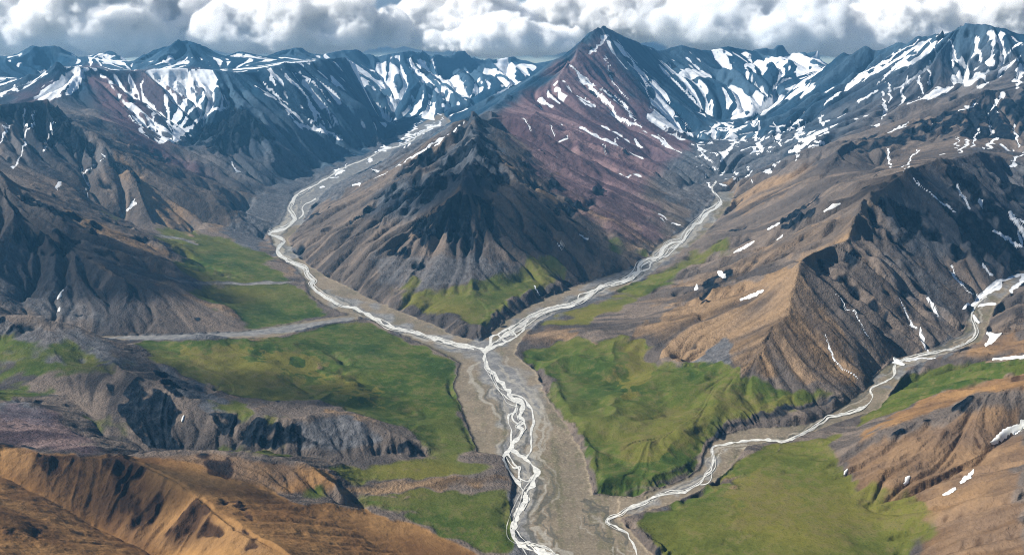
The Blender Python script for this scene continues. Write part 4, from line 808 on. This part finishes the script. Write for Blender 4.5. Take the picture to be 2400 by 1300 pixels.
# ---------------------------------------------------------------- rivers
ELR = runmax
def hit(px, py):                    # where a sight line meets the modelled ground
    d = ray(px, py); u = d[0] / d[1]; g = d[2] / d[1]
    j = (u - U0) / (U1 - U0) * (NU - 1); j0 = int(np.clip(math.floor(j), 0, NU - 2)); f = min(max(j - j0, 0), 1)
    col = ZS[:, j0] * (1 - f) + ZS[:, j0 + 1] * f
    e = col / Yv; k = int(np.argmax(e >= g)) if (e >= g).any() else NV - 1
    if k > 0:
        a, b = e[k - 1], e[k]; t = (g - a) / (b - a + 1e-12); y = Yv[k - 1] + t * (Yv[k] - Yv[k - 1])
    else: y = Yv[0]
    return np.array([u * y, y, g * y])
ZS = np.where(bedm, bedz, blur(Z, 2, 1))
def ground(x, y):
    i, j = to_ij(np.asarray(x, float), np.asarray(y, float)); return bil(Z, np.atleast_1d(i), np.atleast_1d(j))
def spline(pts, step=4.0):
    P = np.array([p[:2] for p in pts], float); Wd = np.array([p[2] for p in pts], float)
    o = []
    for k in range(len(P) - 1):
        p0, p1, p2, p3 = P[max(k - 1, 0)], P[k], P[k + 1], P[min(k + 2, len(P) - 1)]
        n = max(2, int(np.hypot(*(p2 - p1)) / step))
        for t in np.arange(n) / n:
            q = 0.5 * ((2 * p1) + (-p0 + p2) * t + (2 * p0 - 5 * p1 + 4 * p2 - p3) * t * t + (-p0 + 3 * p1 - 3 * p2 + p3) * t ** 3)
            o.append((q[0], q[1], Wd[k] + t * (Wd[k + 1] - Wd[k])))
    o.append((P[-1][0], P[-1][1], Wd[-1])); return np.array(o)
def ribbon(verts, faces, pts, lift, seed, crown=0.0, jit=0.5, nx=2, meander=1.0, step=4.0):
    S = spline(pts, step); n = len(S); r = np.random.default_rng(seed)
    def wob(k): 
        a = r.standard_normal(n + 40); ker = np.hanning(k + 2)[1:-1]; return np.convolve(a, ker / ker.sum(), 'same')[20:20 + n] * math.sqrt(k)
    mx, my, wl, wr = wob(5) * .55 * meander, wob(5) * .3 * meander, 1 + wob(4) * jit, 1 + wob(4) * jit
    X, Y2 = S[:, 0] + mx, S[:, 1] + my
    tx, ty = np.gradient(X), np.gradient(Y2); l = np.hypot(tx, ty) + 1e-6; nx_, ny_ = -ty / l, tx / l
    rows = []
    for k in range(n):
        row = []
        for q in range(nx):
            s = q / (nx - 1) * 2 - 1
            w_ = S[k, 2] * (.77 if crown == 0 else 1) * max(.3, (wl if s < 0 else wr)[k])
            p = hit(X[k] + nx_[k] * s * w_, Y2[k] + ny_[k] * s * w_)
            row.append(p)
        rows.append(row)
    A = np.array(rows)               # (n, nx, 3)
    s = np.linspace(-1, 1, nx)
    gz = ground(A[..., 0].ravel(), A[..., 1].ravel()).reshape(n, nx)
    A[..., 2] = np.maximum(gz, A[..., 2] if crown == 0 else gz) + lift + crown * (1 - s ** 2)[None] - (1.0 * (np.abs(s) > .99) if crown else 0) + CAMZ
    b = sum(len(v) for v in verts); verts.append(A.reshape(-1, 3))
    k0 = np.arange(n - 1)[:, None] * nx + np.arange(nx - 1)[None]; k0 = k0.ravel() + b
    q = np.stack([k0, k0 + 1, k0 + nx + 1, k0 + nx], -1)
    v = A.reshape(-1, 3); e1 = v[1] - v[0]; e2 = v[nx] - v[0]
    if np.cross(e1, e2)[2] < 0: q = q[:, ::-1]
    faces.append(q)
def mesh_obj(name, verts, faces, mat, **kw):
    me = bpy.data.meshes.new(name); me.from_pydata(np.concatenate(verts).tolist(), [], np.concatenate(faces).tolist())
    me.polygons.foreach_set('use_smooth', np.ones(len(me.polygons), bool)); me.materials.append(mat); me.update()
    o = bpy.data.objects.new(name, me); C.objects.link(o); return tag(o, **kw)
wm, T, bs = new_mat('silty_water')
geo = T.n('ShaderNodeNewGeometry'); nz = T.noise(geo.outputs['Position'], 1 / 14, 4, .6)
T.l(T.mix(T.smooth(nz, .35, .7), (.70, .68, .61), (.42, .41, .38)), bs.inputs['Base Color']); bs.inputs['Roughness'].default_value = .35; bs.inputs['Specular IOR Level'].default_value = .5
bp = T.n('ShaderNodeBump'); bp.inputs['Distance'].default_value = 1.0; bp.inputs['Strength'].default_value = .4; T.l(nz, bp.inputs['Height']); T.l(bp.outputs[0], bs.inputs['Normal'])
def river(label, strands, seed, braids=0, spread=12):
    V, Fc = [], []; r = np.random.default_rng(seed + 5000)
    S = spline(strands[0], 6.0); n = len(S); cum = np.arange(n)
    for b in range(braids):        # thin side threads that leave the main channel and come back
        k = int(r.integers(2, n - 16)); m = int(r.integers(10, min(34, n - k)))
        seg = S[k:k + m]; t = np.linspace(0, 1, m); amp = r.choice([-1, 1]) * spread * r.uniform(.45, 1.1)
        tx, ty = np.gradient(seg[:, 0]), np.gradient(seg[:, 1]); l = np.hypot(tx, ty) + 1e-6
        o_ = amp * np.sin(np.pi * t) ** .7 * (1 + .2 * np.sin(t * 6 + b))
        w_ = np.full(m, r.uniform(.6, 1.3)) * (.5 + .5 * np.sin(np.pi * t))
        strands = strands + [[(seg[q, 0] - ty[q] / l[q] * o_[q], seg[q, 1] + tx[q] / l[q] * o_[q] * .7, w_[q]) for q in range(0, m, 2)]]
    for k, st in enumerate(strands): ribbon(V, Fc, st, 0.9 + 0.12 * k, seed + k)
    return mesh_obj('river', V, Fc, wm, label=label, cat='river', group='pale silty rivers', kind='structure')
def W(w_, pts): return [(p[0], p[1], p[2] if len(p) > 2 else w_) for p in pts]
river('main braided river running down from the junction', [
 W(5.5, [(1138,822,5),(1136,845),(1149,866),(1171,893),(1194,923),(1201,936),(1221,946),(1224,963),(1219,976),(1229,990),(1214,1000),(1224,1006),(1217,1026),(1201,1046),(1217,1066),(1241,1083),(1256,1106,7),(1252,1123,7),(1234,1153,6),(1227,1176,7),(1207,1217,7),(1199,1250,7),(1214,1273,7),(1247,1283,7),(1294,1302,7),(1340,1325,7)]),
 W(3, [(1194,923),(1222,930),(1240,950),(1249,970),(1248,1000),(1243,1030),(1246,1055),(1233,1072)]), W(2.6, [(1211,945),(1208,962),(1192,975),(1190,990),(1199,1008),(1198,1035),(1196,1052),(1186,1064)]), W(2.0, [(1212,950),(1201,978),(1210,992),(1224,996)]),
 W(4, [(1201,1046),(1184,1066),(1182,1080),(1192,1100),(1208,1122),(1222,1142),(1231,1158)]), W(2.2, [(1190,1064),(1204,1085),(1216,1100),(1214,1120)]), W(1.8, [(1186,1072),(1202,1095),(1218,1094),(1217,1108),(1222,1130)]), W(1.6, [(1214,1120),(1235,1128),(1244,1118)]), W(2, [(1208,1240),(1224,1262),(1246,1282)]), W(2.0, [(1214,1273),(1228,1290),(1240,1310)]), W(1.8,[(1229,990),(1233,1004),(1224,1014),(1217,1026)]), W(1.8,[(1238,1160),(1236,1178),(1226,1196)]), W(1.6, [(1136,838),(1134,856),(1140,868),(1156,878)]), W(2.4,[(1247,1283),(1265,1300),(1290,1325)])], 100, 9, 17)
river('left river winding down past the foot of the central mountain', [
 W(3.4, [(1138,822,4.5),(1110,814,4.2),(1070,806,4),(1035,799,4),(1000,787),(960,777),(910,765),(885,749),(860,735),(830,722),(800,716),(770,700),(742,682),(729,666),(736,659),(722,645),(715,628,3),(690,618,3),(665,605,3),(650,590),(656,575),(665,565),(650,555),(630,548),(650,540),(670,535),(692,515),(684,500),(676,490,2.6),(684,470),(690,460,2.4),(720,443,2.2),(745,430,2.0),(775,414,2)]),
 W(2.2, [(700,512),(711,500),(708,488),(716,478),(742,466)]), W(1.5, [(1040,800),(1075,812),(1110,818)]), W(1.4, [(870,742),(900,752),(925,766)]), W(1.4, [(735,672),(752,690),(790,712)]), W(1.5, [(775,414),(810,392),(860,372),(900,352),(950,338),(990,312),(1020,296)])], 200, 16, 8)
river('right river coming down from the snowy moraine', [
 W(4, [(1138,824,4.5),(1150,808),(1162,800),(1178,790),(1195,780),(1212,768),(1230,756),(1245,745),(1265,735),(1290,727),(1330,718),(1355,707),(1375,695),(1386,685),(1400,675),(1425,665),(1460,659),(1484,648,3.5),(1497,635,3.5),(1496,624),(1510,612),(1530,605),(1546,599),(1560,580),(1575,570),(1598,564,3),(1605,552,3),(1625,530,3),(1645,515,3.4),(1657,500,4),(1678,487,5),(1690,470,3),(1672,452,2.5),(1668,440,2),(1680,425,2)]),
 W(3, [(1145,815),(1152,795),(1150,787),(1166,784),(1190,770),(1212,759),(1232,752)]), W(3, [(1142,820),(1162,811),(1182,804),(1202,794),(1217,783),(1228,770),(1234,757)]), W(2, [(1166,784),(1178,796),(1190,800)]), W(2, [(1190,770),(1205,780),(1212,790)]), W(1.5, [(1170,800),(1186,788),(1206,784)]),
 W(1.8, [(1355,707),(1357,692),(1378,684),(1396,679)]), W(2, [(1494,637),(1520,630),(1526,615),(1546,603)]), W(1.7, [(1468,658),(1480,643),(1506,636)]), W(2, [(1280,730),(1310,716),(1334,714)]), W(1.6, [(1240,745),(1270,726),(1310,716)]), W(1.6, [(1560,585),(1580,580),(1600,568)]), W(1.6,[(1530,605),(1560,602),(1590,575),(1604,560)])], 300, 18, 10)
river('small eastern stream curving round the brown ridge', [
 W(2.8, [(1500,1330,3.6),(1492,1300,3.4),(1487,1280,3.2),(1475,1262,3),(1470,1250),(1455,1240),(1430,1227),(1426,1217),(1440,1210),(1456,1205),(1466,1195),(1490,1185),(1520,1170),(1545,1160),(1580,1157),(1610,1150),(1640,1133),(1655,1112),(1668,1100),(1672,1075),(1670,1055),(1680,1045),(1740,1034),(1790,1030),(1835,1034),(1870,1022),(1895,1010),(1915,998),(1935,985),(1942,977),(1990,968),(2025,954),(2045,930),(2041,913),(2060,900),(2090,886),(2098,875),(2096,860),(2112,847,2.6),(2150,835,2.4),(2200,825,2.4),(2240,815,2.4),(2270,799,2.4),(2285,785,2.4),(2284,765,2.2),(2276,745,2.2),(2281,725),(2292,712),(2312,695)]),
 W(1.4, [(1545,1163),(1570,1150),(1600,1150)]), W(1.2, [(1640,1136),(1662,1130),(1668,1105)]), W(1.4, [(1466,1197),(1500,1186),(1530,1172)])], 400, 12, 6)


# ---------------------------------------------------------------- lone snow patches
snm, T, bs = new_mat('old_snow')
geo = T.n('ShaderNodeNewGeometry'); nz = T.noise(geo.outputs['Position'], 1 / 25, 4, .6)
T.l(T.mix(T.smooth(nz, .3, .75), (.84, .85, .86), (.70, .69, .62)), bs.inputs['Base Color']); bs.inputs['Roughness'].default_value = .7; bs.inputs['Specular IOR Level'].default_value = .2
SP = 'lone snow patches on bare slopes'
for k, (lab, pts) in enumerate([
 ('largest lone snow patch, a bright wedge on the dark brown hill', [(2425,982,9),(2395,998,11),(2360,1013,10),(2335,1032,7),(2322,1040,2)]),
 ('slim snow patch lower down the dark brown hill', [(2282,1102,2),(2272,1115,6),(2258,1126,4.5),(2249,1132,2)]),
 ('small ragged snow patch just below the slim one', [(2240,1145,2),(2230,1151,5),(2218,1157,4),(2209,1161,1.5)]),
 ('tiny crooked snow patch in the middle of the dark hill', [(2132,1117,2),(2126,1122,5),(2124,1130,4),(2117,1136,2)]),
 ('tiny snow fleck where the olive meadow meets the dark hill', [(1986,1101,1.5),(1982,1107,3.5),(1979,1114,1.5)]),
 ('long snow bar on the orange slope at the frame edge', [(2410,838,3),(2370,840,3.5),(2325,843,1.5)]),
 ('forked snow patch on the tan slope beyond the eastern stream', [(2312,780,3),(2322,786,6),(2330,790,6),(2318,802,7),(2309,811,2)]),
 ('second snow streak on the tan slope beyond the eastern stream', [(2348,782,1.5),(2335,789,4),(2322,797,3)]),
 ('snow patch beside the narrow bend of the eastern stream', [(2281,738,2),(2287,748,5),(2293,754,3),(2296,757,1.5)]),
 ('small snow patch under the gully at the foot of the brown ridge', [(2095,838,2),(2104,848,6),(2112,852,4),(2120,855,2)]),
 ('long thin snow patch on the brown spur below the pyramid ridge', [(1788,680,1.5),(1770,690,5),(1750,697,4),(1734,703,1.5)]),
 ('oval snow patch on the brown slope facing the right river', [(1682,638,2),(1690,643,6),(1698,648,5),(1702,650,2)]),
 ('upright snow patch low on the slope facing the right river', [(1633,667,2),(1632,675,4.5),(1630,683,2)]),
 ('short snow streak below the black crag on the river slope', [(1834,552,1.5),(1828,558,3),(1820,566,1.5)]),
 ('slanting snow streak on the grey spur above the right river', [(1768,565,1.5),(1748,579,4),(1730,589,3),(1719,595,1.5)]),
 ('upper slanting snow streak on the grey spur', [(1827,523,1.5),(1812,532,3.2),(1798,539,1.5)]),
 ('snow patch with a forked top beside the black crag', [(1970,478,1.5),(1952,485,4),(1938,493,3),(1930,497,1.5)]),
 ('narrow snow patch in the craggy grey mountain face', [(148,680,1.5),(141,690,3.5),(134,703,1.5)]),
 ('little snow fleck under the narrow patch on the grey mountain', [(140,722,1.5),(138,727,3),(137,731,1.5)]),
 ('slim snow streak among the black crags', [(432,974,1.2),(428,982,2.6),(426,989,1.2)]),
]):
    V, Fc = [], []
    ribbon(V, Fc, pts, 2.4, 900 + k, crown=2.0, jit=.16, nx=7, step=2.0, meander=.5)
    mesh_obj('snow_patch', V, Fc, snm, label=lab, cat='snow patch', group=SP)

# ---------------------------------------------------------------- clouds (far beyond and above the air below)
def cloud_mat(name, col, dens, scale, seed, hard, aniso=.35, amp=1.0):
    m = bpy.data.materials.new(name); m.use_nodes = True; T = NT(m); t = m.node_tree
    t.nodes.remove(t.nodes['Principled BSDF'])
    tc = T.n('ShaderNodeTexCoord'); geo = T.n('ShaderNodeNewGeometry')
    off_ = T.n('ShaderNodeVectorMath', operation='ADD'); T.l(geo.outputs['Position'], off_.inputs[0]); off_.inputs[1].default_value = (seed * 7919.0, seed * 313.0, seed * 97.0)
    n1 = T.noise(off_.outputs[0], 1 / scale, 9, .62)
    n2 = T.noise(off_.outputs[0], 1 / (scale * 2.7), 1, .5)
    sx = T.n('ShaderNodeSeparateXYZ'); T.l(tc.outputs['Object'], sx.inputs[0])
    neg = T.math('MINIMUM', sx.outputs[2], 0.0); z = T.math('ADD', sx.outputs[2], T.math('MULTIPLY', neg, 1.6))
    cb = T.n('ShaderNodeCombineXYZ'); T.l(sx.outputs[0], cb.inputs[0]); T.l(sx.outputs[1], cb.inputs[1]); T.l(z, cb.inputs[2])
    ln = T.n('ShaderNodeVectorMath', operation='LENGTH'); T.l(cb.outputs[0], ln.inputs[0])
    shell = T.math('SUBTRACT', 1.0, ln.outputs['Value'])
    v = T.math('ADD', T.math('MULTIPLY', shell, 1.15), T.math('ADD', T.math('MULTIPLY', T.math('SUBTRACT', n1, .5), 1.7 * amp), T.math('MULTIPLY', T.math('SUBTRACT', n2, .5), .9 * amp)))
    d = T.smooth(v, .17, .17 + hard)
    d = T.math('MULTIPLY', d, T.smooth(shell, 0.0, .10))
    vol = T.n('ShaderNodeVolumePrincipled'); vol.inputs['Color'].default_value = col + (1,); vol.inputs['Anisotropy'].default_value = aniso
    T.l(T.math('MULTIPLY', d, dens), vol.inputs['Density'])
    T.l(vol.outputs[0], t.nodes['Material Output'].inputs['Volume'])
    return m
def ico(n=4):
    import bmesh
    bm = bmesh.new(); bmesh.ops.create_icosphere(bm, subdivisions=n, radius=1.0); return bm
HAZE_TOP = float(Z.max()) + 30.0
def cloud(label, x0, y0, x1, y1, Y, depth, mat, seed):    # seen extent on the sheet, distance km, depth km
    a = ray((x0 + x1) / 2, (y0 + y1) / 2); c_ = a * (Y * 1000 / a[1])
    hw = (x1 - x0) / 2 / FPX * Y * 1000; top = ray(x0, y0); bot = ray(x0, y1)
    zt = top[2] / top[1] * Y * 1000; zb = max(bot[2] / bot[1] * Y * 1000, HAZE_TOP + 40)
    # unit ball squashed below: z from -1/2.6 to 1
    hz = (zt - zb) / (1 + 1 / 2.6); z0 = zb + hz / 2.6
    bm = ico(4); r = np.random.default_rng(seed)
    K = r.standard_normal((6, 3)) * 3.0; ph = r.random(6) * 6.28
    for v in bm.verts:
        p = np.array(v.co); s = 1 - 0.05 * (1 + np.sin(K @ p + ph).mean())
        v.co.x *= s; v.co.y *= s; v.co.z *= s
        if v.co.z < 0: v.co.z /= 2.6
    me = bpy.data.meshes.new('cloud'); bm.to_mesh(me); bm.free()
    me.polygons.foreach_set('use_smooth', np.ones(len(me.polygons), bool)); me.materials.append(mat)
    o = bpy.data.objects.new('cloud', me); C.objects.link(o)
    o.location = (c_[0], Y * 1000, z0 + CAMZ); o.scale = (hw, depth * 500, hz)
    tag(o, label, 'cloud', 'cumulus clouds along the range'); return o
cw = [cloud_mat('bright_cloud', (1, 1, 1), .011, 2100, k, .22, 0) for k in range(3)]
cg = cloud_mat('grey_cloud', (.97, .98, .99), .009, 2200, 11, .35, 0)
cd = cloud_mat('rain_cloud', (.66, .79, .89), .0008, 9000, 17, .25, .3, .3)  # shade of the distant cloud is put into its scatter colour
cloud('dark blue-grey rain cloud filling the gaps behind the white clouds', -3000, -260, 5400, 168, 105, 16, cd, 1)
cloud('huge bright cloud over the far left range', -300, -110, 560, 165, 52, 9, cw[0], 2)
cloud('bright cloud right of the small pyramid summit, left of the blue gap', 420, -60, 980, 165, 51, 7, cw[1], 3)
cloud('curled white cloud right of the blue gap', 900, -60, 1280, 130, 53, 5, cw[2], 4)
cloud('low white cloud touching the range left of the tall peak', 960, 20, 1400, 165, 50, 5, cw[0], 5)
cloud('white cloud behind the summit of the tall purple peak', 1180, -80, 1760, 110, 55, 7, cw[1], 6)
cloud('soft grey cloud hanging over the snowy cirque', 1440, -80, 2100, 165, 52, 8, cg, 7)
cloud('white cloud with puffy edge against the left of the massif', 1850, -30, 2360, 165, 51, 6, cw[2], 8)
cloud('bright cloud covering the top of the massif', 2080, -90, 2760, 140, 53, 9, cw[0], 9)

# clouds added above the frame, placed to throw shade on chosen slopes
cs = cloud_mat('shade_cloud', (1, 1, 1), .0030, 1500, 5, .3, .5)
def overhead(label, tx, ty, tz, height, rx, ry, rz, seed):   # shaded spot on the ground, cloud height above camera
    k = (height - tz) / sunv[2]; bm = ico(3)
    me = bpy.data.meshes.new('cloud'); bm.to_mesh(me); bm.free(); me.materials.append(cs)
    o = bpy.data.objects.new('cloud', me); C.objects.link(o); o.location = (tx + sunv[0] * k, ty + sunv[1] * k, height + CAMZ); o.scale = (rx, ry, rz)
    tag(o, label, 'cloud', 'added clouds casting shade')
overhead('added cloud overhead shading the grey craggy mountain', -2700, 5250, -1000, 2600, 950, 620, 380, 3)
overhead('added cloud overhead shading the pointed central mountain', -250, 6500, -850, 2800, 900, 800, 380, 4)
overhead('added cloud overhead shading the dark face of the brown ridge', 3000, 5900, -850, 2700, 1250, 1000, 420, 5)
overhead('added cloud overhead shading the black crags and low hill', -1300, 3600, -1280, 2300, 900, 420, 320, 6)

overhead('added cloud overhead shading the crumbling bowl of the orange ridge', -1190, 2530, -1230, 1900, 430, 190, 260, 7)

gdm, T, bs = new_mat('far_plain')
geo = T.n('ShaderNodeNewGeometry'); nz = T.noise(geo.outputs['Position'], 1 / 3000, 6, .6)
T.l(T.mix(T.smooth(nz, .4, .6), (.16, .15, .11), (.35, .36, .36)), bs.inputs['Base Color']); bs.inputs['Roughness'].default_value = 1.0
gz = float(Z.min()) - 60 + CAMZ
me = bpy.data.meshes.new('ground'); me.from_pydata([(-160000, -20000, gz), (160000, -20000, gz), (160000, 180000, gz), (-160000, 180000, gz)], [], [(0, 1, 2, 3)]); me.materials.append(gdm); me.update()
o = bpy.data.objects.new('ground', me); C.objects.link(o); tag(o, 'far lowland stretching to the horizon beyond the range', 'ground', kind='structure')

# ---------------------------------------------------------------- the air: faint blue haze round camera and land
hz_m = bpy.data.materials.new('air'); hz_m.use_nodes = True; t = hz_m.node_tree; t.nodes.remove(t.nodes['Principled BSDF'])
vol = t.nodes.new('ShaderNodeVolumePrincipled'); vol.inputs['Color'].default_value = (.18, .54, .95, 1); vol.inputs['Density'].default_value = 1.75e-5; vol.inputs['Anisotropy'].default_value = .2
t.links.new(vol.outputs[0], t.nodes['Material Output'].inputs['Volume'])
xm, y0_, y1_ = U1 * 21500 * 1.0 + 300, -2500.0, 21800.0
zlo, zhi = float(Z.min()) - 6 + CAMZ, HAZE_TOP + CAMZ
hv = [(x, y, z) for z in (zlo, zhi) for y in (y0_, y1_) for x in (-xm, xm)]
hf = [(0, 2, 3, 1), (4, 5, 7, 6), (0, 1, 5, 4), (2, 6, 7, 3), (0, 4, 6, 2), (1, 3, 7, 5)]
me = bpy.data.meshes.new('haze'); me.from_pydata(hv, [], hf); me.materials.append(hz_m); me.update()
o = bpy.data.objects.new('haze', me); C.objects.link(o); tag(o, 'faint blue haze in the air between camera and far range', 'haze', kind='stuff')
cy.volume_step_rate = 0.3; cy.volume_max_steps = 512
